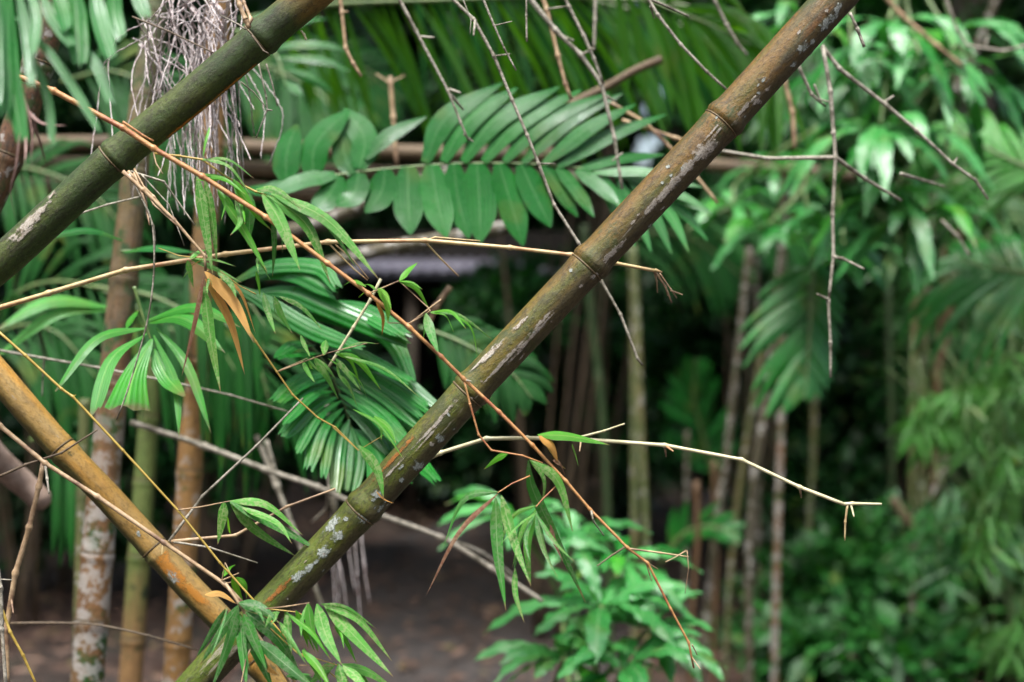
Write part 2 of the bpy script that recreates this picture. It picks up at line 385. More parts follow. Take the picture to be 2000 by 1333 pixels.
# ------------------------------------------------------------------ leaves
def prof(shape, t):
    if shape == 'bamboo':
        a = min(1.0, t / 0.22); a = a ** 0.65
        return max(0.02, a * (1 - max(0, (t - 0.22) / 0.78) ** 1.7)) if t > 0 else 0.12
    if shape == 'palm':
        a = min(1.0, (t + .02) / 0.26) ** 0.8
        return max(0.1, a * (1 - 0.86 * max(0, (t - 0.5) / 0.5) ** 1.7))
    if shape == 'comb':                          # broad almost from its foot, then drawn to a point
        return (0.45 + 0.55 * min(1.0, t / 0.22)) * (1 - 0.92 * max(0, (t - 0.6) / 0.4) ** 1.6)
    if shape == 'combl':
        return (0.35 + 0.65 * min(1.0, t / 0.3)) * (1 - 0.9 * max(0, (t - 0.4) / 0.6) ** 1.7)
    if shape == 'fish':
        a = min(1.0, (t + .02) / 0.4) ** 0.8
        return max(0.1, a * (1 - 0.4 * max(0, (t - 0.75) / 0.25) ** 1.3))
    if shape == 'palmpt':
        a = min(1.0, (t + 0.03) / 0.4) ** 0.7
        return max(0.03, a * (1 - max(0, (t - 0.4) / 0.6) ** 2.1))
    if shape == 'fan': return 0.06 + 0.94 * t ** 0.85
    if shape == 'croton':
        return max(0.04, (min(1, (t + .02) / 0.5) ** 0.9) * (1 - max(0, (t - 0.5) / 0.5) ** 2.2))
    return 1.0

def leaf_geo(mb, pts, width, nrm, shape='bamboo', segs=12, fold=0.25, twist=0.0, wave=0.0, cols=5):
    c = catmull(pts, 6); L = arclen(c); tot = L[-1]
    c = resample(c, [tot * i / segs for i in range(segs + 1)])
    us = [-1 + 2 * k / (cols - 1) for k in range(cols)]
    v = []; uv = []; f = []
    ph = random.uniform(0, 6)
    jag = [random.uniform(-.06, .04) * tot for _ in us]
    for i in range(segs + 1):
        t = i / segs
        T = (c[min(segs, i + 1)] - c[max(0, i - 1)]).normalized()
        sd_ = T.cross(nrm)
        if sd_.length < 1e-4: sd_ = T.cross(Vector((1, 0, 0)))
        sd_.normalize()
        if twist: sd_ = Quaternion(T, twist * t) @ sd_
        n = sd_.cross(T)
        w = width * 0.5 * prof(shape, t)
        for k, u in enumerate(us):
            wv = wave * width * math.sin(t * 26 + ph + (1.7 if u > 0 else 0)) * abs(u) ** 2
            ww = w * (1 + (0.13 * math.sin(t * 30 + ph * 2 + 2 * (u > 0)) if wave else 0) * abs(u))
            p = c[i] + sd_ * u * ww - n * (fold * abs(u) * w) + n * wv
            if i == segs and shape in ('fish', 'fan'): p = p + T * (jag[k] + (-.05 * tot * abs(u) if shape == 'fan' else 0))
            v.append(p); uv.append((u * .5 + .5, t))
    for i in range(segs):
        for k in range(cols - 1):
            a = i * cols + k; f.append((a, a + 1, a + cols + 1, a + cols))
    mb.add(v, f, uv)

def leaf(parent, pxs, d, wpx, mat='bleaf', shape='bamboo', name='leaf', dd=None, roll=None, fold=0.25, twist=None, wave=0.0, segs=12, cols=5, up=0.75, label=None):
    """pxs photo pixels along the midrib, d distance of its base, dd how far the tip stands off from it"""
    if dd is None: dd = random.uniform(-0.05, 0.05)
    n = len(pxs)
    if n == 2:                                  # a little natural droop
        (x0, y0), (x1, y1) = pxs; l = math.hypot(x1 - x0, y1 - y0)
        pxs = [(x0, y0), ((x0 + x1) / 2 + random.uniform(-.04, .04) * l, (y0 + y1) / 2 - 0.05 * abs(x1 - x0)), (x1, y1)]; n = 3
    pts = [P(x, y, d + dd * (i / (n - 1)) ** 1.3) for i, (x, y) in enumerate(pxs)]
    T = (pts[-1] - pts[0]).normalized()
    nr = (Vector((0, -1, up)))
    nr = (nr - T * nr.dot(T)).normalized()
    if roll is None: roll = random.uniform(-0.6, 0.6)
    nr = Quaternion(T, roll) @ nr
    if twist is None: twist = random.uniform(-.5, .5)
    mb = MB(); leaf_geo(mb, pts, wpx * (1.0 if shape == 'bamboo' else 1.15) * K * d * (1.0 + 0.25 * abs(roll)), nr, shape, segs, fold, twist, wave, cols)
    o = mb.build(name, mat, parent)
    if label: o['label'] = label
    return o

# ------------------------------------------------------------------ culms
def culm(label, pxs, d, wpx, mat, nodes=(), name='bamboo_culm', cat='bamboo', d1=None, w1=None, rings=True, group=None, sides=36, gap=0.012, ring_mat='node', swell=1.0):
    """pxs: centreline pixels; nodes: fractions or pixel points of the nodes"""
    d1 = d if d1 is None else d1; w1 = wpx if w1 is None else w1
    n = len(pxs)
    pts = [P(x, y, d + (d1 - d) * i / (n - 1)) for i, (x, y) in enumerate(pxs)]
    axis = (pts[-1] - pts[0]).normalized()
    Xa = axis.cross(Vector((0, 1, 0))).normalized()
    Ya = axis.cross(Xa).normalized()
    rot = Matrix((Xa, Ya, axis)).transposed()
    root = thing(name, label, cat, pts[0], rot, group)
    c = catmull(pts, 10); L = arclen(c); tot = L[-1]
    ns = []
    for q in nodes:
        if isinstance(q, (int, float)): ns.append(q * tot)
        else:
            best = min(range(len(c)), key=lambda i: (c[i].x / c[i].y / K + 1000 - q[0]) ** 2 + (-(c[i].z - EYE) / c[i].y / K + 666.5 - q[1]) ** 2)
            # refine between samples
            ns.append(L[best])
    sv = set(round(tot * i / int(tot / gap + 8), 5) for i in range(int(tot / gap + 8) + 1))
    for s in ns:
        for q in (-.02, -.012, -.007, -.004, -.0015, 0, .0015, .004, .007, .012, .02): sv.add(round(min(tot, max(0, s + q)), 5))
    sv = sorted(sv); pp = resample(c, sv); rr = []
    r_at = lambda s: 0.5 * K * ((wpx + (w1 - wpx) * s / tot) * (d + (d1 - d) * s / tot))
    for s in sv:
        r = r_at(s); k = 0
        for q in ns:
            k += swell * 0.085 * math.exp(-((s - q - .007) / .009) ** 2) + 0.03 * math.exp(-((s - q + .009) / .008) ** 2) - 0.06 * math.exp(-((s - q + .0015) / .0025) ** 2)
        rr.append(r * (1 + k + random.uniform(-.004, .004)))
    mb = MB(); tube(mb, pp, rr, sides); body = mb.build('culm_wall', mat, root)
    if rings:
        for q in ns:
            ss = [max(0, min(tot, q + e)) for e in (-.0042, -.003, -.0018, -.0006)]
            if ss[0] == ss[-1]: continue
            rp = resample(c, ss); r = r_at(q)
            mb = MB(); tube(mb, rp, [r * 0.97, r * 1.075, r * 1.08, r * 0.97], sides, cap=False)
            mb.build('node_ring', ring_mat, root)
    root_info = dict(root=root, c=c, L=L, tot=tot, r_at=r_at, X=Xa)
    return root_info

def patch(ci, px, py, along, across, mat='lichen', name='lichen_patch', ang=0.0, label=None):
    """a thin crust of ragged outline that follows the culm's round wall; sizes in pixels"""
    c, L = ci['c'], ci['L']
    best = min(range(1, len(c) - 1), key=lambda i: (c[i].x / c[i].y / K + 1000 - px) ** 2 + (-(c[i].z - EYE) / c[i].y / K + 666.5 - py) ** 2)
    T = (c[best + 1] - c[best - 1]).normalized(); C0 = c[best]; r = ci['r_at'](L[best])
    X = T.cross(Vector((0, 1, 0))).normalized(); Yc = -(X.cross(T)).normalized()
    if Yc.y > 0: Yc = -Yc
    tgt = P(px, py, C0.y); off = (tgt - C0).dot(X); sl0 = (tgt - C0).dot(T)
    th0 = math.asin(max(-.97, min(.97, off / r)))
    sc = 1.45
    du = sc * along * K * C0.y / 2; dv = min(sc * across, 60) * K * C0.y / 2
    n = 40; v = []; uv = []; f = []
    ph = [random.uniform(0, 6) for _ in range(4)]
    def pt(s, a, h):
        th = th0 + a / r
        return C0 + T * (sl0 + s) + (X * math.sin(th) + Yc * math.cos(th)) * (r * 1.004 + h)
    rings_ = (0, .35, .7, .93, 1.0)
    v.append(pt(0, 0, .0009)); uv.append((0, .5))
    for ri in rings_[1:]:
        for k in range(n):
            a = 2 * math.pi * k / n
            rg = 1 + .14 * math.sin(2 * a + ph[0]) + .12 * math.sin(5 * a + ph[1]) + .08 * math.sin(9 * a + ph[2]) + random.uniform(-.03, .03)
            h = .0009 if ri < .99 else -.001
            v.append(pt(math.cos(a) * du * ri * rg, math.sin(a) * dv * ri * rg, h + random.uniform(0, .0003))); uv.append((ri, .5))
    for k in range(n): f.append((0, 1 + k, 1 + (k + 1) % n))
    for q in range(3):
        b = 1 + q * n
        for k in range(n):
            k2 = (k + 1) % n; f.append((b + k, b + n + k, b + n + k2, b + k2))
    mb = MB(); mb.add(v, f, uv); return mb.build(name, mat, ci['root'])

# ------------------------------------------------------------------ vectorised foliage
TU = np.array([(0, 0, 0), (-1, .3, 0), (0, .3, 0), (1, .3, 0), (-.85, .62, 0), (0, .62, 0), (.85, .62, 0), (0, 1, 0)], dtype=float)
TFQ = [(1, 2, 5, 4), (2, 3, 6, 5)]; TFT = [(0, 2, 1), (0, 3, 2), (4, 5, 7), (5, 6, 7)]
GAPS = [(1262, 286, 16), (1284, 180, 8), (1265, 211, 9), (1316, 260, 11), (1222, 326, 7), (1278, 276, 9), (1256, 310, 9), (1206, 225, 6), (1252, 303, 8)]
def scatter(name, pos, T, Nn, length, width, mat, parent=None, droop=0.15, fold=0.25):
    # the few chinks in the wood through which the sky is seen
    T = T / np.linalg.norm(T, axis=1, keepdims=True)
    length = np.asarray(length); width = np.asarray(width)
    mid = pos + T * (length * .5)[:, None]
    far = mid[:, 1] > 5
    ang = np.stack([mid[:, 0] / np.maximum(.1, mid[:, 1]) / K + 1000, 666.5 - (mid[:, 2] - EYE) / np.maximum(.1, mid[:, 1]) / K], 1)
    lp = length * .3 / np.maximum(.1, mid[:, 1]) / K
    keep = np.ones(len(pos), dtype=bool)
    for gx, gy, gr in GAPS: keep &= ~(far & (np.hypot(ang[:, 0] - gx, ang[:, 1] - gy) < gr + lp))
    pos, T, Nn, length, width = pos[keep], T[keep], Nn[keep], length[keep], width[keep]
    n = len(pos)
    T = T / np.linalg.norm(T, axis=1, keepdims=True)
    Sd = np.cross(T, Nn); Sd /= (np.linalg.norm(Sd, axis=1, keepdims=True) + 1e-9)
    Nm = np.cross(Sd, T)
    u = TU[:, 0]; t = TU[:, 1]
    L = np.asarray(length).reshape(-1, 1, 1); W = np.asarray(width).reshape(-1, 1, 1) * 0.5
    V = pos[:, None, :] + T[:, None, :] * (t[None, :, None] * L) + Sd[:, None, :] * (u[None, :, None] * W) \
        - Nm[:, None, :] * (np.abs(u)[None, :, None] * W * fold) 
    V[:, :, 2] -= (droop * (t ** 2))[None, :] * L[:, :, 0]
    me = bpy.data.meshes.new(name)
    verts = V.reshape(-1, 3)
    if parent is not None:
        iv = np.array(INV[parent.name]); verts = verts @ iv[:3, :3].T + iv[:3, 3]
    base = (np.arange(n) * 8)[:, None]
    q = (base[:, :, None] + np.array(TFQ)[None]).reshape(n, -1); tr = (base[:, :, None] + np.array(TFT)[None]).reshape(n, -1)
    loops = np.concatenate([q, tr], axis=1).ravel().astype(np.int32)
    per = np.array([4, 4, 3, 3, 3, 3]); starts = np.concatenate([[0], np.cumsum(per)[:-1]])
    ls = (np.arange(n)[:, None] * 20 + starts[None]).ravel().astype(np.int32)
    me.vertices.add(n * 8); me.vertices.foreach_set('co', verts.astype(np.float32).ravel())
    me.loops.add(n * 20); me.loops.foreach_set('vertex_index', loops)
    me.polygons.add(n * 6); me.polygons.foreach_set('loop_start', ls)
    me.update(calc_edges=True)
    me.polygons.foreach_set('use_smooth', np.ones(n * 6, dtype=bool))
    ul = me.uv_layers.new(name='UVMap')
    uvt = np.stack([TU[:, 0] * .5 + .5, TU[:, 1]], axis=1)
    ul.data.foreach_set('uv', uvt[loops % 8].astype(np.float32).ravel())
    me.materials.append(M[mat]); me.validate(); me.update()
    o = bpy.data.objects.new(name, me); COL.objects.link(o)
    if parent is not None: o.parent = parent
    return o

def rnd_unit(n):
    a = rng.normal(size=(n, 3)); return a / np.linalg.norm(a, axis=1, keepdims=True)

def clump_leaves(centers, outw, per, llen, wr=0.38, hang=0.5, spread=0.8, jit=0.06):
    """leaves radiating from each twig tip: returns pos, T, N, len, width"""
    n = len(centers) * per
    c = np.repeat(centers, per, axis=0) + rng.normal(size=(n, 3)) * jit
    o = np.repeat(outw, per, axis=0)
    T = o + rnd_unit(n) * spread; T[:, 2] -= hang * rng.uniform(0, 1, n)
    Nn = rnd_unit(n) * 0.55 + np.array([0, -.25, 1.0])
    l = llen * rng.uniform(.6, 1.25, n)
    return c, T, Nn, l, l * wr * rng.uniform(.8, 1.2, n)

def bush(label, c, rad, tips, per, llen, mat='foliage', name='understory_shrub', cat='shrub', group=None, wr=0.38, hang=0.5, stems=7, stem_mat='t_dark', hollow=0.35, spread=0.8):
    c = Vector(c); base = Vector((c.x, c.y, 0.0))
    root = thing(name, label, cat, base, None, group)
    lob = [(rnd_unit(1)[0] * np.array([.55, .55, .55]), rng.uniform(.45, .75)) for _ in range(6)]
    pts = []; outs = []
    while len(pts) < tips:
        b, s = lob[rng.integers(6)]
        dv = rnd_unit(1)[0]; rr = rng.uniform(hollow, 1) ** .6 * s
        p = b + dv * rr
        q = np.array([p[0] * rad[0], p[1] * rad[1], p[2] * rad[2]]) + np.array(c)
        if q[2] < 0.03: continue
        pts.append(q); outs.append(dv * .8 + np.array([0, -.1, .25]))
    pts = np.array(pts); outs = np.array(outs)
    scatter('foliage', *clump_leaves(pts, outs, per, llen, wr, hang, spread, llen * .25), mat, root)
    mb = MB()
    for k in range(stems):
        tip = Vector(pts[rng.integers(len(pts))]); b = base + Vector((random.uniform(-.1, .1), random.uniform(-.1, .1), 0))
        md = b.lerp(tip, .55) + Vector((random.uniform(-.08, .08), random.uniform(-.08, .08), .1))
        p = catmull([b, md, tip], 5); tube(mb, p, [0.012 * (1 - .7 * i / len(p)) for i in range(len(p))], 5)
    mb.build('stems', stem_mat, root)
    return root

# ------------------------------------------------------------------ ground, path, hill
def ground():
    xs = sorted(set([round(-14 + .5 * i, 3) for i in range(57)] + [-300, -120, -50, -25, 25, 50, 120, 300]))
    ys = sorted(set([round(-6 + .5 * i, 3) for i in range(60)] + [-300, -100, -30, -12, 30, 50, 120, 400]))
    v = []; f = []
    for y in ys:
        for x in xs:
            z = 0.05 * math.sin(x * 1.3 + y * .7) * math.sin(y * .9) + random.uniform(-.012, .012)
            v.append((x, y, z - .03))
    nx = len(xs)
    for j in range(len(ys) - 1):
        for i in range(nx - 1): f.append((j * nx + i, j * nx + i + 1, (j + 1) * nx + i + 1, (j + 1) * nx + i))
    o = mesh_obj('ground', v, f, None, 'soil'); o['kind'] = 'structure'
    # trodden path, laid a little proud of the soil
    cl = [(-0.5, -4), (-.35, 2), (-.35, 6), (-.3, 9), (.2, 12), (1.6, 15), (4, 18)]
    v = []; f = []; c = catmull([Vector((a, b, 0)) for a, b in cl], 12)
    for i, p in enumerate(c):
        T = (c[min(len(c) - 1, i + 1)] - c[max(0, i - 1)]).normalized(); Sx = Vector((T.y, -T.x, 0))
        w = 1.0 + .08 * math.sin(i * .9)
        for k in range(9):
            u = -1 + k / 4; q = p + Sx * u * (w + random.uniform(-.06, .06))
            v.append((q.x, q.y, 0.034 - .03 * abs(u) ** 4 + random.uniform(-.004, .004)))
    for i in range(len(c) - 1):
        for k in range(8): f.append((i * 9 + k, i * 9 + k + 1, (i + 1) * 9 + k + 1, (i + 1) * 9 + k))
    o = mesh_obj('path', v, f, None, 'path'); o['kind'] = 'structure'
ground()

def hill_z(x, y):
    s = max(0.0, y - 17.5)
    z = 11.5 * (1 - math.exp(-(s / 4.2) ** 1.6))
    notch = math.exp(-((x - .0943 * y) / 0.5) ** 2)
    z *= 1 - 0.8 * notch * min(1, s / 2.5)
    return z + .25 * math.sin(x * 1.1) * math.sin(y * .8) * min(1, s) - .1
def hill():
    v = []; f = []; nx, ny = 140, 26
    for j in range(ny):
        y = 17 + 14 * j / (ny - 1)
        for i in range(nx):
            x = -18 + 36 * i / (nx - 1); v.append((x, y, hill_z(x, y)))
    for j in range(ny - 1):
        for i in range(nx - 1): f.append((j * nx + i, j * nx + i + 1, (j + 1) * nx + i + 1, (j + 1) * nx + i))
    o = mesh_obj('hill', v, f, None, 'hillm'); o['kind'] = 'structure'
    n = 15000
    x = rng.uniform(-11, 11, n); y = rng.uniform(17.2, 24, n)
    z = np.array([hill_z(a, b) for a, b in zip(x, y)]) + rng.uniform(0, .6, n) ** 1.0
    pts = np.stack([x, y, z], 1)
    keep = ~((np.abs(x - .0936 * y) < .3) & (z > 3.2))
    pts = pts[keep]
    outs = np.tile(np.array([0, -.9, .3]), (len(pts), 1))
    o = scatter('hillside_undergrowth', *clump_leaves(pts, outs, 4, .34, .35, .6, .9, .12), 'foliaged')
    tag(o, 'dark dense undergrowth covering the slope far behind the bamboo', 'undergrowth', None, 'stuff')
hill()

def hollow():                                  # unseen ring of slopes, added to block low skylight from the sides and behind
    v = []; f = []; nr, na = 8, 60
    for j in range(nr):
        for i in range(na + 1):
            a = R(52 + 436 * 0 + (360 - 104) * i / na); r = 12 + j * 1.6
            r += 1.2 * math.sin(a * 5); z = -.2 + 9.5 * (1 - math.exp(-(j / 3.0) ** 1.5)) * (1 + .12 * math.sin(a * 9))
            v.append((r * math.sin(a), r * math.cos(a) + 4, z))
    for j in range(nr - 1):
        for i in range(na): b = j * (na + 1) + i; f.append((b, b + 1, b + na + 2, b + na + 1))
    o = mesh_obj('sky_blocking_slope', v, f, None, 'hillm'); o['kind'] = 'structure'
hollow()

def litter():
    n = 14000
    x = rng.uniform(-5, 5.5, n); y = rng.uniform(3.5, 17, n)
    m = (np.abs(x + .3) > .75) | (rng.uniform(0, 1, n) < .6)
    x, y = x[m], y[m]; n = len(x)
    pos = np.stack([x, y, 0.045 + rng.uniform(0, .04, n)], 1)
    a = rng.uniform(0, 6.28, n); T = np.stack([np.cos(a), np.sin(a), rng.uniform(-.1, .35, n)], 1)
    Nn = rnd_unit(n) * .45 + np.array([0, 0, 1.0]); l = rng.uniform(.04, .13, n)
    o = scatter('leaf_litter', pos, T, Nn, l, l * rng.uniform(.2, .45, n), 'litter')
    tag(o, 'fallen brown leaves scattered over the soil beside the path', 'leaf litter', None, 'stuff')
litter()

# unseen canopy overhead, added to darken the middle distance, left open over the shelter
def canopy():
    n = 4000
    x = rng.uniform(-9, 9, n); y = rng.uniform(5.5, 21, n)
    z = 5.0 + .2 * np.maximum(0, y - 6) + rng.uniform(0, 2.6, n)
    keep = ~((np.abs(x - .0936 * y) < .6) & (y > 10)) & ~((np.abs(x + .45) < 1.9) & (y > 8.5) & (y < 14.5))
    pts = np.stack([x, y, z], 1)[keep]
    outs = np.tile(np.array([0, -.1, -.2]), (len(pts), 1))
    o = scatter('shading_canopy', *clump_leaves(pts, outs, 7, .42, .4, .5, 1.2, .3), 'foliage')
    tag(o, 'unseen leafy canopy added overhead to shade the middle distance', 'canopy', None, 'stuff')
canopy()

def tree(label, px, d, wpx, h=9.0, lean=0.0, mat='bark', group=None):
    b = P(px, 666.5, d); b.z = -.05
    root = thing('forest_tree', label, 'tree', b, None, group)
    r = wpx * K * d / 2
    pts = [b, b + Vector((lean * .3, 0, h * .33)), b + Vector((lean * .55, .1, h * .66)), b + Vector((lean, .1, h))]
    c = catmull(pts, 12); mb = MB()
    tube(mb, c, [r * (1.35 if i == 0 else 1.15 if i == 1 else 1 - .45 * i / len(c)) * random.uniform(.96, 1.04) for i in range(len(c))], 14)
    for k in range(5):
        s = c[random.randint(20, 34)]; e = s + Vector((random.uniform(-2, 2), random.uniform(-1, 1.5), random.uniform(.6, 1.8)))
        q = catmull([s, s.lerp(e, .5) + Vector((0, 0, .2)), e], 5); tube(mb, q, [r * .4 * (1 - .8 * i / len(q)) for i in range(len(q))], 6)
    mb.build('trunk', mat, root)
    cc = np.array(c[-1]); n = 160
    pts = cc + rnd_unit(n) * rng.uniform(.5, 1, (n, 1)) * np.array([2.2, 1.8, 1.5])
    scatter('crown', *clump_leaves(pts, rnd_unit(n), 9, .34, .4, .6, .9, .15), 'foliage', root)
    return root
tree('slim brown tree trunk in the dark gap under the slanting bamboo', 1118, 11, 34, 9.5, .2)
tree('dark tree trunk standing behind the hut at left', 640, 14.5, 44, 9, -.3)
tree('stout dark trunk far behind the left bamboo stems', 60, 12, 60, 9, .3)
tree('grey trunk behind the bushes at the far right edge', 1925, 9.5, 95, 10, -.3, 'barkpale')
tree('brown trunk behind the brown bamboo clump on the right', 1700, 12, 60, 9, .2)

# ------------------------------------------------------------------ shelter far behind
def hut():
    c = P(945, 520, 12.5)
    root = thing('garden_shelter', 'low shelter with pale sheet roof edge and black shade beneath', 'shelter', (c.x, 13.4, 0))
    x0, x1 = P(640, 0, 12.5).x, P(1120, 0, 12.5).x
    zr = P(0, 522, 12.5).z
    def box(mb, a, b):
        (ax, ay, az), (bx, by, bz) = a, b
        v = [Vector(p) for p in ((ax, ay, az), (bx, ay, az), (bx, by, az), (ax, by, az), (ax, ay, bz), (bx, ay, bz), (bx, by, bz), (ax, by, bz))]
        mb.add(v, [(0, 3, 2, 1), (4, 5, 6, 7), (0, 1, 5, 4), (1, 2, 6, 5), (2, 3, 7, 6), (3, 0, 4, 7)], [(0, 0)] * 8)
    mb = MB(); n = 44                        # corrugated sheet sloping back
    v = []; f = []
    for j, (yy, zz) in enumerate(((12.4, zr - .04), (14.6, zr + .17))):
        for th in (0, .03):
            for i in range(n + 1):
                x = x0 - .3 + (x1 - x0 + .6) * i / n; v.append(Vector((x, yy, zz + th + .02 * math.cos(i * math.pi))))
    m = n + 1
    for i in range(n):
        f += [(i, i + 1, 2 * m + i + 1, 2 * m + i), (m + i, 3 * m + i, 3 * m + i + 1, m + i + 1), (i, m + i, m + i + 1, i + 1)]
    mb.add(v, f, [(0, 0)] * len(v)); mb.build('roof', 'metal', root, False)
    mb = MB(); box(mb, (x0 - .28, 12.46, zr - .10), (x1 + .28, 12.5, zr - .045)); mb.build('fascia', 'metal', root, False)
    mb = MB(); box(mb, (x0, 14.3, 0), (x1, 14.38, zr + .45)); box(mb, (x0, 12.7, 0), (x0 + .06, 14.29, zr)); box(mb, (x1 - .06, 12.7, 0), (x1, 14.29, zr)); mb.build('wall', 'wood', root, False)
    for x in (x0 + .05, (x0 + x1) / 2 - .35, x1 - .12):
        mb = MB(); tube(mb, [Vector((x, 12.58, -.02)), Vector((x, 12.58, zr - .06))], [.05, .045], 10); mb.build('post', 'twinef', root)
hut()

# ------------------------------------------------------------------ shrubs behind and beside the path
B = lambda px, py, d: P(px, py, d)
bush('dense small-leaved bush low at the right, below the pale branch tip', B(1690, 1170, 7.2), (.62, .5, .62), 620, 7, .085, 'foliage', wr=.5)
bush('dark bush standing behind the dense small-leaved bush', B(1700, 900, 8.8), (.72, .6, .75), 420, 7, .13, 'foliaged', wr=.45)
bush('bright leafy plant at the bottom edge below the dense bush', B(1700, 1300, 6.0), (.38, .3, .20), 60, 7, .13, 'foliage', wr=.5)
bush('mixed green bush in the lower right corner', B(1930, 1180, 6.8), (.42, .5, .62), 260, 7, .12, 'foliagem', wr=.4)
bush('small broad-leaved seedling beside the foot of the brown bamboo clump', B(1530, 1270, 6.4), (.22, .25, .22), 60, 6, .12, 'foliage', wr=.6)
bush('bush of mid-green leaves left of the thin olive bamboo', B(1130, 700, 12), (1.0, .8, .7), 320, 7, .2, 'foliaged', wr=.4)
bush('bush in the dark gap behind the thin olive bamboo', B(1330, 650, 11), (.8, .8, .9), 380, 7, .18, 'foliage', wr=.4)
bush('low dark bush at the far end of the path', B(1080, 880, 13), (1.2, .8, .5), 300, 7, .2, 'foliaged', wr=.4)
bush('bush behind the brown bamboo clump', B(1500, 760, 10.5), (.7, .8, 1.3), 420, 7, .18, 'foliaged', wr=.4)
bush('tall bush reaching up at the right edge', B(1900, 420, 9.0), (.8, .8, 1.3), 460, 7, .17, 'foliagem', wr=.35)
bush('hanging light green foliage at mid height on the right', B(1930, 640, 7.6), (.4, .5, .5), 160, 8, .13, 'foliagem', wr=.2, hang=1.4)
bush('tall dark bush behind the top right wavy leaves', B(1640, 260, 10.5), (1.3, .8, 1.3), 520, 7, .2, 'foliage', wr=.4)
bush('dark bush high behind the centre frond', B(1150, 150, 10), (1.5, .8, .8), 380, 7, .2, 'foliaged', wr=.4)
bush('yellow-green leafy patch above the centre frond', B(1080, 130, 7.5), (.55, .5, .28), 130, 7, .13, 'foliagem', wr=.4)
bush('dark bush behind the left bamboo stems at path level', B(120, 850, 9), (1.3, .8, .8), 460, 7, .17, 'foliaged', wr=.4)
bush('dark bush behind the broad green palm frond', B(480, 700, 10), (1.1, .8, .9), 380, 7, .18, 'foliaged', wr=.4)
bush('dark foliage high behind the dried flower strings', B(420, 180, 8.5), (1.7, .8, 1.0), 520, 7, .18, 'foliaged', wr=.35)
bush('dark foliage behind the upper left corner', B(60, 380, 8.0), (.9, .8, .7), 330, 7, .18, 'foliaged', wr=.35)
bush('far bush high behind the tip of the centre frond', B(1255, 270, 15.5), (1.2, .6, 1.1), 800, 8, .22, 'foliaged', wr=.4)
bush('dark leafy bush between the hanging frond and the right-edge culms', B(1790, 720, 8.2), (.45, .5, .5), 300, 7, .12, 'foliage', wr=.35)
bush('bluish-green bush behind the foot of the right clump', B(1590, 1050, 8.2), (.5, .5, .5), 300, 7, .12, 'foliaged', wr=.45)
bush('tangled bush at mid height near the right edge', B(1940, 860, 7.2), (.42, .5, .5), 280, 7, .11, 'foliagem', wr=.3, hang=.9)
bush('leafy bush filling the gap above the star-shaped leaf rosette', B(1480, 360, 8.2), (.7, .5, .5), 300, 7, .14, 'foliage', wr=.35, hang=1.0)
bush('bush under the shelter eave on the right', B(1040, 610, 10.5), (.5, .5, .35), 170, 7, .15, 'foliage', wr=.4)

# ------------------------------------------------------------------ palm fronds
def frond(label, pxs, d, d1, n, lpx, wpx, mat='palm', a0=70, a1=25, sides=(1, -1), droop=.35, shape='palmpt', nrm=(0, -1, .5), rw=9, prof_=None, name='palm_frond', cat='palm frond', group=None, start=.12, segs=9, jit=.12, rmat='rach', dd=.15, side_len=(1, 1), leafname='leaflet'):
    k = len(pxs); pts = [P(x, y, d + (d1 - d) * i / (k - 1)) for i, (x, y) in enumerate(pxs)]
    root = thing(name, label, cat, pts[0], None, group)
    c = catmull(pts, 12); L = arclen(c); tot = L[-1]
    mb = MB(); rr = rw * K * d / 2
    tube(mb, c, [rr * (1 - .75 * i / len(c)) for i in range(len(c))], 8); mb.build('rachis', rmat, root)
    N = Vector(nrm).normalized()
    for i in range(n):
        t = start + (1 - start) * (i + .5) / n
        p = resample(c, [tot * t])[0]; q = resample(c, [min(tot, tot * t + .01)])[0]; q0 = resample(c, [max(0, tot * t - .01)])[0]
        T = (q - q0).normalized(); Sd = T.cross(N).normalized()
        pl = math.sin(math.pi * min(1, (t * .85 + .18))) ** .6 if prof_ is None else prof_(t)
        for si, s in enumerate(sides):
            a = R(a0 + (a1 - a0) * t + random.uniform(-6, 6))
            l = lpx * K * p.y * pl * random.uniform(.9, 1.1) * side_len[si if s == sides[si] else 0]
            D = (T * math.cos(a) + Sd * (s * math.sin(a)) + Vector((random.uniform(-jit, jit), random.uniform(-dd, dd), random.uniform(-jit, jit)))).normalized()
            m1 = p + D * l * .4 + Vector((0, 0, -droop * l * .08)); m2 = p + D * l * .75 + Vector((0, 0, -droop * l * .38)); e = p + D * l + Vector((0, 0, -droop * l))
            nn = (N + Vector((random.uniform(-.3, .3), 0, random.uniform(-.3, .3)))).normalized()
            mb = MB(); leaf_geo(mb, [p, m1, m2, e], wpx * K * d * random.uniform(.85, 1.1), nn, shape, segs, .3, random.uniform(-.3, .3), 0, 5)
            mb.build(leafname, mat, root)
    return root

# big thin frond arching over the top
frond('long olive frond arching across the top, light shining through its thin leaflets', [(470, 40), (640, 10), (860, 0), (1100, -6), (1330, 10), (1470, 60), (1530, 120)], 3.9, 3.5, 56, 240, 14, 'palmlit', 80, 30, (1,), .35, dd=.35, jit=.2, start=.05, rw=12, side_len=(1,), nrm=(0, -1, -.35), prof_=lambda t: .75 + .35 * math.sin(t * 3.14))
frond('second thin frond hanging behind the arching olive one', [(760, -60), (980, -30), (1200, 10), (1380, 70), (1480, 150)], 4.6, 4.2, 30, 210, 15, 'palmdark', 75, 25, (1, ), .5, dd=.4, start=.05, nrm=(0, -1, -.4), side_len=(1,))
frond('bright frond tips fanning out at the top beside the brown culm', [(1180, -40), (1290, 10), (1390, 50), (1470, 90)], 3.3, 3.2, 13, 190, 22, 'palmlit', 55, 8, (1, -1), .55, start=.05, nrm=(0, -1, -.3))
frond('narrow green leaflets streaming right from behind the top left culm', [(455, 60), (500, 75), (540, 110), (560, 170)], 3.3, 3.2, 7, 170, 20, 'palm', 80, 50, (-1,), .2, start=.0, side_len=(1,))
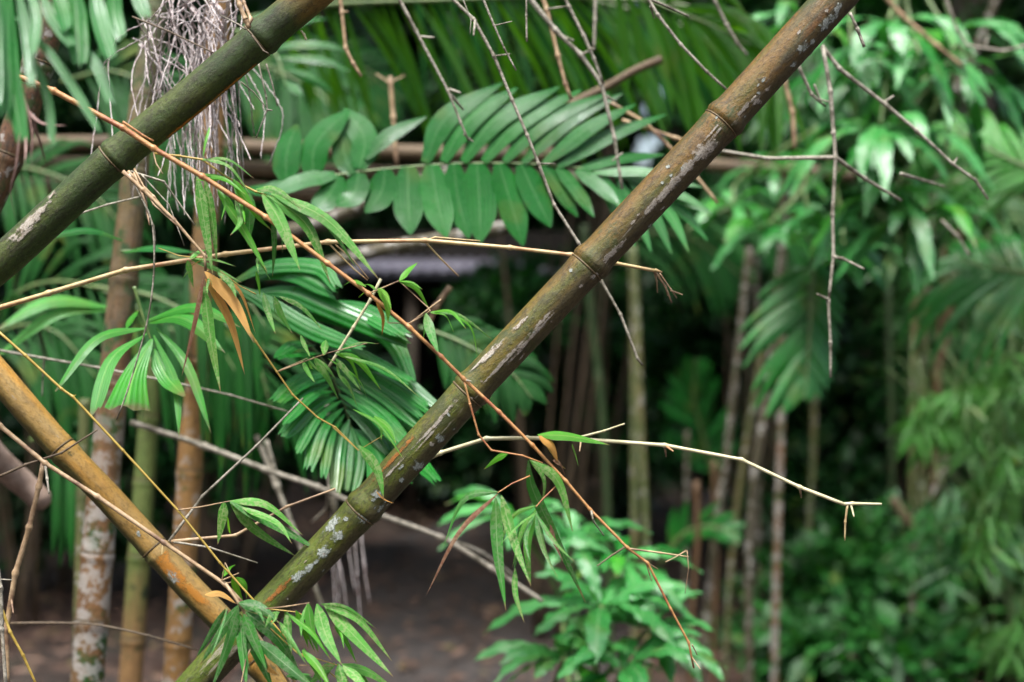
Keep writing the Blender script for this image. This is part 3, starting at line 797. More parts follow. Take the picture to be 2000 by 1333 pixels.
frond('dark frond drooping behind the dried flower strings', [(420, 120), (520, 130), (620, 180), (680, 260)], 5.2, 5.0, 16, 170, 24, 'palmdark', 70, 20, (1, -1), .4)
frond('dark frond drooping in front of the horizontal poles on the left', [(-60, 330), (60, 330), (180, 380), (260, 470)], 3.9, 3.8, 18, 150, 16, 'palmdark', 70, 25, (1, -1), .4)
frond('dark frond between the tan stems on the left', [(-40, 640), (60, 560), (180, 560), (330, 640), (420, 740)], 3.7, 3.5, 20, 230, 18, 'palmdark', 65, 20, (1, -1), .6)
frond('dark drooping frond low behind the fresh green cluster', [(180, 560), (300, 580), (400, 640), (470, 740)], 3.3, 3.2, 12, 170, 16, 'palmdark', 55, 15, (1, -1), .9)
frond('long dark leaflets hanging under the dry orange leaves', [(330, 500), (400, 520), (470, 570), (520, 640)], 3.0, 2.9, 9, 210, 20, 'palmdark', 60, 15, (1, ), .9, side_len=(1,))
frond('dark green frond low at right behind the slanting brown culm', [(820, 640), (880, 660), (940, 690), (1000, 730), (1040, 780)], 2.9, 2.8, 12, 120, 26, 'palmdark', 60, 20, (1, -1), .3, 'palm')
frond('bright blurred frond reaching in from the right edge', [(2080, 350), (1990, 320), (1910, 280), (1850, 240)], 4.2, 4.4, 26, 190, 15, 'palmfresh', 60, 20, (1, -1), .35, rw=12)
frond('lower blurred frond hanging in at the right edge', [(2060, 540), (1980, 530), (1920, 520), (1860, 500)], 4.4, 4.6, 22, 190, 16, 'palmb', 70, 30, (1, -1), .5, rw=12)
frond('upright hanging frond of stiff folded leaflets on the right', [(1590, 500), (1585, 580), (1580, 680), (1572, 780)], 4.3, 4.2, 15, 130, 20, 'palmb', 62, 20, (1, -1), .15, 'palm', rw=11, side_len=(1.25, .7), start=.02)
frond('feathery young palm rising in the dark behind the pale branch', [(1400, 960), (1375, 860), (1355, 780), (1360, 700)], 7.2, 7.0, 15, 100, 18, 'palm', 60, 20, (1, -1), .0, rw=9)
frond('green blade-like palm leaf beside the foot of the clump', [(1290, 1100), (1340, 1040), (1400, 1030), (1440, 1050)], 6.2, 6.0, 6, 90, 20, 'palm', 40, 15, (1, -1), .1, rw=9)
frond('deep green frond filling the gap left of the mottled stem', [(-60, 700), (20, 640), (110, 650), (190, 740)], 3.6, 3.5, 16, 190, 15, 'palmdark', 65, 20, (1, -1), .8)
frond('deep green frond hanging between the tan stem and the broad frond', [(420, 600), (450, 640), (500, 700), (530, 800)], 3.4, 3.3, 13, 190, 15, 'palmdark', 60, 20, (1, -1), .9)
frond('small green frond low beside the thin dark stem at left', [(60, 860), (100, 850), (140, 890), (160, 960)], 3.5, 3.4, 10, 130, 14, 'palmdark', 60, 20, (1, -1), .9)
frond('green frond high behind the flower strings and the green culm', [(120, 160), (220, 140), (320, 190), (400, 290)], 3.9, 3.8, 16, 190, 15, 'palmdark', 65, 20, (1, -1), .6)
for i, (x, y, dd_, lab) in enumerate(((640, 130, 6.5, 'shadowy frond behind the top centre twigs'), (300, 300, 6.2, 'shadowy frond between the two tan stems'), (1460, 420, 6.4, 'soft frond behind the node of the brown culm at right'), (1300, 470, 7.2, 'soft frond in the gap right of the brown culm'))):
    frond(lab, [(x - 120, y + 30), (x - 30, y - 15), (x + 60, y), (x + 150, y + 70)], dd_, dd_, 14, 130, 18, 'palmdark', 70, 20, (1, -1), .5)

# hand-laid fronds: (leaflet midrib pixels, width, roll)
def hand_frond(label, rach, d, lets, mat, name='palm_frond', cat='palm frond', rw=7, dd=.12, fold=.22, rmat='rach', shape='palm', wave=0, extra=0, rollr=.22):
    root = thing(name, label, cat, P(rach[0][0], rach[0][1], d))
    mb = MB(); c = catmull([P(x, y, d) for x, y in rach], 8)
    tube(mb, c, [rw * K * d / 2 * (1 - .6 * i / len(c)) for i in range(len(c))], 8); mb.build('rachis', rmat, root)
    if extra:                                   # narrower leaflets tucked between their neighbours
        more = []
        for a, b in zip(lets, lets[1:]):
            if math.hypot(a[0][0][0] - b[0][0][0], a[0][0][1] - b[0][0][1]) < extra and math.hypot(a[0][-1][0] - b[0][-1][0], a[0][-1][1] - b[0][-1][1]) < extra * 1.7:
                more.append(([((p[0] + q[0]) / 2 + random.uniform(-4, 4), (p[1] + q[1]) / 2 + random.uniform(-6, 6)) for p, q in zip(a[0], b[0])], (a[1] + b[1]) * .34) + ((a[2],) if len(a) > 2 else ()))
        lets = lets + more
    for e in lets:
        p, w = e[0], e[1]; sh = e[2] if len(e) > 2 else shape
        leaf(root, p, d - .004, w, mat if len(e) < 4 else e[3], sh, 'leaflet', dd=(dd if p[-1][1] < p[0][1] else -dd) * random.uniform(.4, 1.0), roll=random.uniform(-rollr, rollr), twist=random.uniform(-.2, .2), fold=fold, segs=14, wave=wave, cols=7, up=.55)
    return root
hand_frond('long palm frond stretched across the centre with broad glossy leaflets up and down',
  [(478, 378), (560, 356), (660, 342), (760, 330), (900, 320), (1060, 322), (1180, 338), (1290, 380), (1350, 430)], 2.55, [
  ([(559, 356), (560, 300), (580, 243)], 46), ([(610, 350), (618, 280), (682, 215)], 50), ([(702, 330), (712, 270), (672, 212)], 46), ([(690, 340), (672, 300), (668, 230)], 40),
  ([(714, 310), (760, 265), (832, 228)], 28, 'combl'), ([(830, 318), (872, 230), (980, 163)], 42, 'combl'), ([(866, 316), (915, 235), (1010, 172)], 42, 'combl'), ([(905, 316), (965, 235), (1092, 170)], 42, 'combl'),
  ([(945, 316), (1010, 240), (1135, 176)], 38, 'combl'), ([(985, 316), (1060, 240), (1190, 182)], 34, 'combl'), ([(1022, 318), (1110, 235), (1215, 183)], 30, 'combl'), ([(1062, 320), (1150, 250), (1241, 204)], 32, 'combl'), ([(1090, 326), (1190, 265), (1300, 224)], 30, 'combl'),
  ([(1128, 332), (1210, 310), (1297, 302)], 22), ([(1160, 338), (1250, 335), (1330, 345)], 19, 'combl', 'palmb'), ([(1200, 345), (1290, 350), (1372, 366)], 19, 'combl', 'palmb'), ([(1240, 356), (1310, 372), (1385, 410)], 19, 'combl', 'palmb'),
  ([(655, 342), (590, 352), (520, 384)], 34), ([(560, 356), (520, 370), (470, 372)], 26), ([(662, 343), (640, 385), (606, 416)], 42), ([(702, 338), (690, 380), (657, 404)], 44), ([(752, 331), (745, 375), (714, 416)], 48),
  ([(797, 325), (797, 390), (802, 458)], 50), ([(843, 322), (853, 390), (872, 464)], 50), ([(886, 320), (896, 395), (916, 466)], 42), ([(932, 320), (936, 395), (938, 474)], 58), ([(975, 320), (997, 395), (1022, 480)], 46),
  ([(1018, 321), (1045, 380), (1076, 444)], 46), ([(1062, 324), (1095, 370), (1128, 424)], 28), ([(1090, 327), (1126, 370), (1160, 424)], 26), ([(1126, 332), (1170, 362), (1212, 404)], 28), ([(1150, 335), (1190, 385), (1206, 440)], 22, 'combl', 'palmb'),
  ([(1180, 342), (1215, 410), (1240, 482)], 22, 'combl', 'palmb'), ([(1205, 346), (1245, 420), (1272, 492)], 22, 'combl', 'palmb'), ([(1230, 352), (1278, 420), (1312, 496)], 22, 'combl', 'palmb'), ([(1255, 362), (1310, 420), (1345, 492)], 20, 'combl', 'palmb'), ([(1275, 370), (1335, 415), (1382, 470)], 20, 'combl', 'palmb'), ([(1290, 378), (1345, 395), (1392, 418)], 19, 'combl', 'palmb')],
  'palm', shape='comb', fold=.1, rollr=.1, dd=.045)
hand_frond('broad glossy palm frond fanning down left of the slanting brown culm',
  [(440, 560), (540, 620), (620, 690), (665, 770), (690, 850)], 2.28, [
  ([(500, 545), (570, 530), (660, 572)], 36), ([(470, 575), (560, 570), (640, 600), (797, 668)], 33), ([(540, 610), (660, 620), (760, 660), (806, 752)], 30), ([(560, 600), (700, 600), (800, 660)], 27),
  ([(440, 560), (520, 520), (620, 520), (655, 560)], 30), ([(430, 550), (500, 580), (600, 640), (700, 680)], 30),
  ([(600, 668), (570, 672), (540, 700)], 19), ([(630, 690), (590, 690), (548, 694)], 16), ([(640, 680), (760, 725), (852, 792)], 22), ([(648, 700), (760, 745), (838, 802)], 22), ([(650, 718), (740, 765), (818, 832)], 25),
  ([(655, 745), (745, 788), (806, 842)], 25), ([(662, 770), (725, 802), (784, 868)], 25), ([(676, 800), (720, 830), (760, 884)], 25), ([(648, 728), (590, 738), (536, 782)], 28), ([(650, 750), (600, 760), (562, 792)], 27),
  ([(660, 775), (612, 790), (553, 852)], 30), ([(670, 798), (630, 830), (602, 916)], 27), ([(682, 820), (664, 870), (655, 962)], 24), ([(688, 835), (702, 890), (690, 962)], 22), ([(695, 838), (735, 880), (762, 950)], 22),
  ([(700, 840), (790, 880), (852, 938)], 24), ([(600, 640), (700, 690), (800, 745)], 22)], 'palmb', dd=.12, shape='fish', extra=60)
hand_frond('cluster of fresh green torn palm leaflets hanging before the mottled stem',
  [(262, 560), (275, 605), (290, 651), (296, 668)], 2.1, [
  ([(285, 641), (190, 662), (108, 765)], 16), ([(287, 652), (218, 700), (183, 806)], 24, 'fish'), ([(297, 662), (262, 730), (246, 798)], 72, 'fan'), ([(300, 682), (325, 735), (360, 774)], 30),
  ([(305, 640), (365, 715), (412, 846)], 16, 'palmpt'), ([(300, 655), (342, 750), (350, 856)], 14, 'palmpt'), ([(247, 642), (256, 622), (270, 606)], 12), ([(292, 630), (360, 622), (440, 690)], 24, 'palmpt'), ([(290, 625), (380, 600), (470, 640)], 20, 'palmpt')],
  'palmfresh', rw=8)
hand_frond('pair of long arching palm blades at the left edge', [(215, 602), (190, 598), (160, 592)], 2.7,
  [([(212, 600), (100, 588), (-10, 646)], 24, 'palmpt'), ([(212, 606), (110, 612), (-10, 700)], 22, 'palmpt'), ([(190, 600), (90, 622), (20, 680)], 16, 'palmpt')], 'palmfresh')
hand_frond('horizontal palm blade crossing the tan stems below the thick green culm', [(236, 492), (250, 490), (262, 489)], 2.3,
  [([(240, 493), (300, 484), (385, 494)], 16, 'palmpt'), ([(240, 470), (170, 450), (70, 470)], 14, 'palmpt')], 'palmb')
hf = hand_frond('blurred blue-green palm frond hanging into the top left corner', [(-40, -60), (20, -40), (90, -45), (200, -60), (300, -70)], 1.36, [
  ([(5, -30), (0, 90), (8, 228)], 34), ([(20, -20), (18, 120), (43, 272)], 30), ([(26, 30), (110, 120), (192, 252)], 16), ([(60, 100), (92, 190), (102, 278)], 15), ([(78, -20), (100, 30), (143, 90)], 22),
  ([(130, 60), (190, 130), (216, 200)], 20), ([(145, -40), (150, 40), (156, 128)], 34), ([(180, -50), (192, 30), (216, 112)], 28), ([(225, -50), (222, 20), (236, 76)], 26), ([(262, -60), (270, -10), (285, 32)], 24),
  ([(30, -40), (50, 60), (62, 170)], 20), ([(48, -40), (70, 30), (62, 110)], 18), ([(-5, -40), (-12, 80), (-8, 210)], 30), ([(100, -40), (118, 10), (130, 60)], 24)], 'palmb', dd=.05, shape='fish')
for pts_ in ([(45, 180), (62, 260), (60, 330)], [(40, 240), (30, 330), (20, 372), (30, 430)], [(60, 220), (78, 280), (92, 326)], [(50, 210), (80, 240), (130, 246)], [(48, 230), (50, 290), (48, 320)], [(66, 240), (60, 290), (56, 318)]):
    leaf(hf, pts_, 1.5, 6, 'fibre', 'bamboo', 'dry_shred', segs=10)

# ------------------------------------------------------------------ bamboo culms
main = culm('thick brown slanting culm, lichen-spotted, crossing from bottom left to top right', [(330, 1400), (385, 1333), (455, 1258), (548, 1163), (705, 998), (915, 768), (1148, 520), (1410, 240), (1628, 0), (1700, -80)], 1.86, 66, 'c_main', [(705, 998), (915, 768), (1148, 520), (1410, 240)], swell=1.5, w1=77, sides=48, gap=.006)
for (x, y, a, b) in ((740, 962, 16, 16), (714, 1008, 24, 16), (663, 1043, 24, 18), (637, 1074, 24, 18), (652, 1020, 34, 22), (604, 1108, 26, 12), (585, 1122, 24, 12), (622, 1092, 10, 8), (745, 990, 18, 10), (733, 972, 8, 8), (819, 908, 26, 18), (862, 854, 18, 14), (786, 934, 12, 9),
                     (1606, 55, 26, 20), (1562, 100, 22, 16), (1580, 88, 16, 10), (1628, 24, 16, 12), (1543, 132, 14, 9), (1330, 332, 12, 8), (1302, 330, 9, 7), (1115, 530, 8, 7), (1620, 42, 22, 14), (680, 1010, 10, 8)):
    patch(main, x, y, a, b, 'lichen', 'lichen_patch')
for (x, y, a, b) in ((1370, 300, 50, 26), (1335, 335, 58, 16), (1392, 268, 52, 5), (1300, 375, 90, 14), (1270, 405, 50, 10), (1447, 218, 44, 8), (1470, 205, 20, 5), (1384, 265, 40, 4), (1190, 500, 60, 12), (1165, 535, 30, 9), (1040, 655, 90, 8), (1015, 635, 40, 8), (985, 705, 100, 7), (960, 690, 60, 10), (945, 700, 50, 6), (850, 830, 100, 6), (835, 855, 60, 4), (1010, 690, 60, 5), (1060, 625, 40, 6), (870, 805, 50, 4), (770, 915, 60, 4)):
    patch(main, x, y, a, b, 'scar', 'bleached_scar')
for (x, y, a, b, t) in ((548, 1150, 80, 9, ''), (775, 890, 90, 9, '')):
    patch(main, x, y, a, b, 'stain', 'streak')
for k in range(50):
    t_ = random.random(); i_ = int(t_ * 5); A_ = [(548, 1163), (705, 998), (915, 768), (1148, 520), (1410, 240), (1628, 0)]
    (ax_, ay_), (bx_, by_) = A_[i_], A_[i_ + 1]; f_ = t_ * 5 - i_; o_ = random.gauss(10, 15)
    patch(main, ax_ + (bx_ - ax_) * f_ + o_ * .7, ay_ + (by_ - ay_) * f_ + o_ * .7, random.uniform(4, 13), random.uniform(3, 7), 'lichen' if random.random() < .6 else 'scar', 'lichen_patch')
green = culm('thick dark green culm crossing the upper left corner', [(-110, 600), (0, 515), (110, 415), (222, 312), (360, 200), (505, 78), (598, 0), (680, -70)], 1.84, 69, 'c_green', [(222, 312), (505, 78)], swell=1.4, w1=70, sides=48, gap=.006)
for (x, y, a, b) in ((68, 438, 90, 20), (112, 384, 24, 10), (60, 460, 60, 8)):
    patch(green, x, y, a, b, 'scar', 'bleached_scar')
for (x, y, a, b) in ((370, 238, 130, 9), (352, 252, 70, 9), (435, 186, 120, 8), (480, 150, 60, 7)):
    patch(green, x, y, a, b, 'goldstain', 'yellow_streak')
gold = culm('golden orange culm slanting down from the left edge', [(-60, 668), (0, 738), (112, 868), (205, 965), (303, 1073), (372, 1150), (442, 1222), (500, 1290), (560, 1365)], 2.0, 56, 'c_gold', [(118, 876), (303, 1073), (500, 1290)], w1=51, sides=40, gap=.008)
for (x, y, a, b) in ((345, 1124, 30, 14), (278, 1040, 12, 8)):
    patch(gold, x, y, a, b, 'lichen', 'lichen_patch')
for (x, y, a, b) in ((338, 1106, 90, 22), (392, 1160, 70, 14)):
    patch(gold, x, y, a, b, 'goldstain', 'orange_streak')
culm('mottled upright stem with moss and white lichen at the left', [(310, -60), (300, 60), (275, 230), (252, 450), (232, 640), (212, 850), (192, 1060), (165, 1400)], 2.65, 46, 'c_lich', [.06, .17, .265, .41, .55, .69, .78, .87], w1=66, gap=.012)
culm('tan upright stem behind the dried flower strings', [(432, -60), (425, 60), (412, 300), (395, 560), (378, 800), (362, 1060), (338, 1400)], 2.95, 46, 'c_tan', [.1, .24, .38, .52, .67, .80, .90], w1=50)
culm('slimmer upright stem, green above and tan below, between two thicker ones', [(300, 700), (290, 830), (278, 1000), (266, 1170), (250, 1400)], 3.3, 38, 'c_tanband', [.16, .34, .55, .78], w1=46)
culm('thin dark green stem low at the far left', [(166, 780), (160, 1000), (150, 1400)], 3.1, 22, 'c_olive', [.3, .65])
culm('mossy brown culm slanting down out of the top left corner', [(120, -60), (92, 60), (52, 200), (5, 330), (-50, 450)], 2.2, 58, 'c_moss', [.35, .7], w1=62)
lo = thing('fallen_log', 'blurred pale grey broken pole end poking in at the left edge', 'pole', P(-60, 830, 2.55))
mb = MB(); c = catmull([P(-60, 835, 2.5), P(-10, 895, 2.55), (P(40, 940, 2.6)), P(82, 978, 2.62)], 6)
tube(mb, c + [P(92, 988, 2.62)], [30 * K * 2.55 * (1 - .25 * i / len(c)) for i in range(len(c))] + [12 * K * 2.5], 16); mb.build('pole_shaft', 'logpale', lo)

# horizontal cut poles of a rail behind
for i, (pp, w, lab, d_) in enumerate((([(-80, 283), (300, 280), (640, 294), (1085, 304)], 30, 'topmost of the three horizontal cut bamboo rails', 4.2),
                            ([(-80, 322), (300, 322), (640, 336), (1150, 350)], 28, 'middle one of the three horizontal cut bamboo rails', 4.25),
                            ([(-80, 366), (300, 366), (560, 378), (720, 386)], 34, 'lowest of the three horizontal cut bamboo rails', 4.3))):
    culm(lab, pp, d_, w, 'c_pole', [.12, .33, .52, .72, .9], name='bamboo_rail', cat='rail', group=None, sides=20, gap=.03)
culm('blurred brown pole end seen right of the slanting culm', [(1380, 322), (1480, 330), (1700, 345)], 5.0, 26, 'c_pole', [.3, .7], name='bamboo_rail', cat='rail', sides=18, gap=.04)
culm('brown-grey dead pole slanting below the centre frond', [(520, 540), (620, 522), (760, 485), (900, 462), (1010, 440)], 3.6, 28, 'c_bgbrown', [.3, .7], name='dead_pole', cat='pole', sides=18, gap=.03)
culm('short dead pole slanting up behind the centre frond', [(540, 460), (640, 430), (760, 378), (900, 330)], 3.9, 30, 'c_bgbrown', [.4], name='dead_pole', cat='pole', sides=18, gap=.03)
culm('cut pinkish bamboo end sticking up behind the top centre twigs', [(1110, 205), (1180, 172), (1240, 138), (1292, 116)], 3.0, 16, 'c_pole', [.9], name='cut_stub', cat='bamboo', sides=16, gap=.02)

# culms of the clumps beyond
bg = [
 ('thin olive culm standing alone in the dark gap', [(1236, 480), (1245, 640), (1252, 840), (1262, 1060)], 5.6, 24, 'c_olive', [.3, .62]),
 ('bright green living culm in the dark gap', [(1140, 440), (1152, 600), (1172, 760), (1186, 980)], 7.0, 26, 'c_bggreen', [.35, .7]),
 ('green culm half hidden right of the brown culm', [(1225, 380), (1232, 500), (1238, 640)], 6.4, 26, 'c_olive', [.5]),
 ('leaning tan culm, tallest of the right clump', [(1520, 560), (1500, 760), (1470, 960), (1462, 1180), (1466, 1400)], 5.6, 28, 'c_bgbrown', [.2, .42, .66]),
 ('white-lichened dark culm beside the leaning tan one', [(1528, 540), (1526, 800), (1520, 1000), (1514, 1230)], 5.9, 26, 'c_lich', [.25, .5, .75]),
 ('reddish short broken culm at the front of the right clump', [(1360, 940), (1362, 1060), (1352, 1200), (1345, 1400)], 5.2, 20, 'c_orange', [.4]),
 ('dark culm leaning left in the right clump', [(1440, 700), (1420, 880), (1395, 1060), (1372, 1300)], 6.2, 24, 'c_bgbrown', [.3, .6]),
 ('slim grey culm behind the leaning tan one', [(1490, 680), (1455, 880), (1430, 1080), (1415, 1320)], 6.5, 20, 'c_olive', [.3, .6]),
 ('thin orange culm low in the right clump', [(1395, 900), (1398, 1100), (1392, 1330)], 6.6, 18, 'c_orange', [.4]),
 ('grey-green culm upright behind the hanging frond', [(1790, 540), (1786, 650), (1782, 800)], 7.0, 22, 'c_olive', [.5]),
 ('pale green culm upright right of the hanging frond', [(1812, 530), (1806, 660), (1800, 820)], 7.2, 22, 'c_olive', [.4]),
 ('orange culm leaning right of the hanging frond', [(1860, 560), (1848, 660), (1830, 780)], 7.0, 22, 'c_orange', [.5]),
 ('brighter orange culm beside the leaning orange one', [(1838, 600), (1832, 700), (1818, 800)], 7.3, 18, 'c_orange', [.5]),
 ('brown culm behind the right-edge leaves', [(1925, 600), (1915, 720), (1900, 860)], 7.0, 18, 'c_bgbrown', [.5]),
 ('slanting dark brown pole in the right bushes', [(1860, 880), (1830, 950), (1790, 1060)], 6.5, 22, 'c_bgbrown', [.5]),
 ('green culm low behind the hanging frond', [(1735, 560), (1738, 700), (1742, 840)], 7.4, 22, 'c_bggreen', [.5]),
 ('dark olive culm behind the star-shaped leaf rosette', [(1590, 760), (1588, 900), (1580, 1040)], 7.4, 22, 'c_olive', [.5]),
 ('dull culm at the left of the right clump', [(1340, 1010), (1338, 1150), (1332, 1330)], 6.9, 16, 'c_bgbrown', [.5]),
 ('mossy culm crossing the top right corner', [(1960, -40), (1930, 40), (1895, 120), (1860, 190)], 6.0, 26, 'c_bgbrown', [.5]),
 ('dim culm behind the leaning tan one at mid height', [(1475, 500), (1478, 640), (1480, 820)], 7.6, 22, 'c_bgbrown', [.5])]
for lab, pp, d_, w, mt, nd in bg:
    x0, y0 = pp[-1]; gy = 666.5 + EYE / (K * d_)
    if pp[0][1] > 520 and not any(q in lab for q in ('broken', 'low ', 'slanting')):   # up into the leaves
        pp = [(pp[0][0] + (pp[0][0] - pp[1][0]) * 1.2, pp[0][1] - 1.2 * (pp[1][1] - pp[0][1]))] + pp
    if y0 < gy and pp[-1][1] > pp[0][1] and 'crossing' not in lab: pp = pp + [(x0 + (x0 - pp[-2][0]) * .4, gy + 12)]
    culm(lab, pp, d_, w * .6, mt, nd, sides=14, gap=.06)
culm('short pale cut pole lying tilted in the right bushes', [(1742, 975), (1762, 1003), (1780, 1030)], 6.2, 18, 'c_pole', [], name='cut_pole', cat='pole', sides=14, gap=.02)

# ------------------------------------------------------------------ in-focus branches
def branch(label, pxs, d, wpx, mat, w1=None, twigs=(), leaves=(), d1=None, straight=True, name='bamboo_branch', cat='branch', knob=.45, sides=8, wob=0.0, yd=None, group=None, nodes=None):
    """twigs: (pixels, width[, mat[, dd]]); leaves: (pixels, width[, mat[, kwargs]])"""
    d1 = d if d1 is None else d1; n = len(pxs)
    pts = [P(x, y, (d + (d1 - d) * i / (n - 1)) + (yd[i] if yd else 0)) for i, (x, y) in enumerate(pxs)]
    root = thing(name, label, cat, pts[0], None, group)
    if mat == 't_grey': wpx *= .82; w1 = (w1 or wpx * .6) * .82
    stem('stem', root, pts, wpx * K * d / 2, (w1 or wpx * .5) * K * d1 / 2, mat, sides, knob, wob, straight, nodes)
    dm = (d + d1) / 2
    for tw in twigs:
        tp, tw_ = tw[0], tw[1]; tm = tw[2] if len(tw) > 2 else mat; dd = tw[3] if len(tw) > 3 else random.uniform(-.03, .03)
        k = len(tp); base_d = near_depth(pts, tp[0])
        q = [P(x, y, base_d + dd * i / (k - 1)) for i, (x, y) in enumerate(tp)]
        stem('twig', root, q, tw_ * K * dm / 2, tw_ * .6 * K * dm / 2, tm, 6, .4, 0, straight)
    more = []
    if len(leaves) > 7:                          # finer blades among the big ones
        for lf in leaves:
            if random.random() < .75 and lf[1] > 9 and len(lf) < 4 and (len(lf) < 3 or lf[2].startswith('bleaf')):
                (x0, y0), (x1, y1) = lf[0][0], lf[0][-1]; a = random.choice((-1, 1)) * random.uniform(.15, .5); q = random.uniform(.55, .95)
                more.append(([(x0 + random.uniform(-5, 5) + ((x - x0) * math.cos(a) - (y - y0) * math.sin(a)) * q, y0 + random.uniform(-5, 5) + ((x - x0) * math.sin(a) + (y - y0) * math.cos(a)) * q) for x, y in lf[0]], lf[1] * .5) + tuple(lf[2:]))
    for lf in list(leaves) + more:
        kw = dict(lf[3]) if len(lf) > 3 else {}
        base_d = near_depth(pts, lf[0][0])
        leaf(root, lf[0], base_d + kw.pop('off', random.uniform(-.015, .005)), lf[1], lf[2] if len(lf) > 2 else 'bleaf', **kw)
    return root
def near_depth(pts, px):
    return min(pts, key=lambda p: (p.x / p.y / K + 1000 - px[0]) ** 2 + (-(p.z - EYE) / p.y / K + 666.5 - px[1]) ** 2).y

branch('long orange branch running from upper left across the brown culm to lower right',
  [(20, 145), (62, 160), (105, 178), (240, 250), (300, 290), (395, 345), (520, 425), (640, 515), (720, 574), (800, 640), (862, 697), (905, 740), (975, 805), (1040, 870), (1105, 940), (1152, 995), (1225, 1070), (1265, 1100), (1310, 1190), (1345, 1255), (1355, 1305)],
  1.72, 11.5, 't_orange', 4, d1=1.76,
  twigs=[([(905, 738), (918, 790), (935, 850), (960, 880), (1020, 890), (1060, 905)], 4.5, 't_orange', .0),
         ([(1086, 950), (1060, 975), (1047, 990)], 3, 't_orange', -.02), ([(1035, 930), (1000, 945), (972, 963)], 3, 't_orange', -.02),
         ([(1228, 1072), (1290, 1080), (1345, 1088)], 4, 't_tan'), ([(1340, 1076), (1320, 1088), (1300, 1098)], 3, 't_tan'), ([(1342, 1076), (1345, 1110), (1338, 1160)], 2, 't_tan'),
         ([(1222, 1068), (1195, 1085), (1166, 1106)], 4, 't_dark'), ([(1152, 995), (1160, 1020), (1180, 1047)], 4, 't_grey'), ([(1155, 998), (1158, 1015)], 5, 't_grey'), ([(1262, 1100), (1268, 1120), (1273, 1135)], 3, 't_tan'), ([(1265, 1100), (1285, 1112)], 3, 't_tan'),
         ([(1352, 1260), (1362, 1280)], 3, 't_tan'), ([(1352, 1285), (1368, 1307)], 2.5, 't_tan'), ([(240, 238), (280, 265), (300, 276)], 5, 't_orange'),
         ([(862, 585), (800, 632), (757, 631)], 3.5, 't_tan'), ([(800, 632), (840, 608), (838, 603), (780, 550)], 3, 't_tan'), ([(720, 574), (742, 565), (779, 549)], 3.5, 't_tan'),
         ([(905, 742), (920, 745)], 4, 't_grey'), ([(1060, 860), (1090, 905), (1104, 916)], 2.5, 't_yellow'), ([(298, 290), (305, 320), (318, 340)], 3, 't_tan')],
  leaves=[([(780, 549), (797, 528), (816, 513)], 13, 'bleafy'), ([(780, 550), (812, 562), (838, 603)], 11, 'bleafy'), ([(832, 612), (842, 650), (857, 692)], 20, 'bleafd'), ([(840, 610), (895, 615), (962, 664)], 8, 'bleaf', dict(twist=1.2)),
          ([(880, 612), (920, 640), (933, 698)], 5, 'bleafy'), ([(842, 609), (880, 608), (910, 642)], 10, 'bleafy'), ([(738, 563), (756, 590), (758, 632)], 15, 'bleafy'), ([(735, 590), (748, 620), (746, 656)], 8, 'dry'), ([(715, 560), (690, 548), (668, 560)], 8, 'bleafy'), ([(712, 570), (700, 582)], 7, 'bleafy'),
          ([(738, 572), (722, 556), (700, 558)], 6, 'bleafy'),
          ([(972, 961), (905, 975), (864, 1072)], 15, 'bleafd', dict(twist=.6)), ([(972, 965), (896, 1040), (833, 1162)], 11, 'brown', dict(label='withered brown curling leaf')), ([(968, 972), (972, 1080), (988, 1193)], 25, 'bleafd', dict(roll=.1)), ([(979, 968), (1002, 1050), (1037, 1145)], 21, 'bleaf', dict(roll=.1)),
          ([(1032, 900), (1038, 950), (1070, 1020), (1144, 1178)], 22, 'bleafd', dict(roll=.1)), ([(1037, 900), (1090, 940), (1119, 1040)], 18, 'bleaf'), ([(1043, 1000), (1015, 1050), (1003, 1122)], 18, 'bleafd'), ([(1048, 1000), (1062, 1070), (1090, 1130)], 16, 'bleafd'),
          ([(1006, 1110), (1006, 1160), (1024, 1217)], 12, 'bleaf'), ([(1046, 995), (1030, 1060), (1037, 1148)], 18, 'bleaf'), ([(1075, 1025), (1085, 1060), (1100, 1098)], 13, 'brown', dict(label='pale withered leaf')), ([(1045, 1000), (1020, 1035), (1000, 1110)], 10, 'bleaf'), ([(1047, 988), (1000, 1010), (966, 1090)], 9, 'bleaf'),
          ([(993, 885), (970, 895), (945, 917)], 17, 'bleafy', dict(roll=0)), ([(1050, 850), (1110, 852), (1190, 869)], 20, 'bleafy', dict(roll=.1, twist=0)), ([(1118, 868), (1125, 888), (1130, 912)], 12, 'bleaf'),
          ([(1052, 852), (1078, 870), (1090, 905)], 18, 'dry', dict(label='shrivelled orange leaf')), ([(1080, 900), (1095, 905), (1104, 930)], 14, 'brown')])

branch('straight beige branch running level across the picture behind the brown culm',
  [(-20, 607), (95, 573), (245, 528), (440, 497), (640, 473), (830, 470), (996, 484), (1115, 498), (1200, 514), (1283, 530)], 1.93, 10, 't_beige', 7,
  twigs=[([(640, 473), (665, 500), (690, 525), (718, 548)], 4, 't_beige'), ([(655, 478), (690, 508), (720, 545)], 3, 't_beige'), ([(832, 470), (850, 464), (938, 471)], 4, 't_beige'), ([(832, 474), (860, 505), (896, 540)], 4, 't_beige'),
         ([(1280, 528), (1292, 532)], 7, 't_beige'), ([(1278, 532), (1283, 550), (1284, 572)], 4, 't_tan'), ([(1280, 532), (1300, 560), (1312, 592)], 5, 't_tan'), ([(1288, 534), (1310, 565), (1322, 583)], 4, 't_tan'), ([(1310, 568), (1333, 576)], 4, 't_tan'), ([(1300, 562), (1304, 578)], 3, 't_tan')])
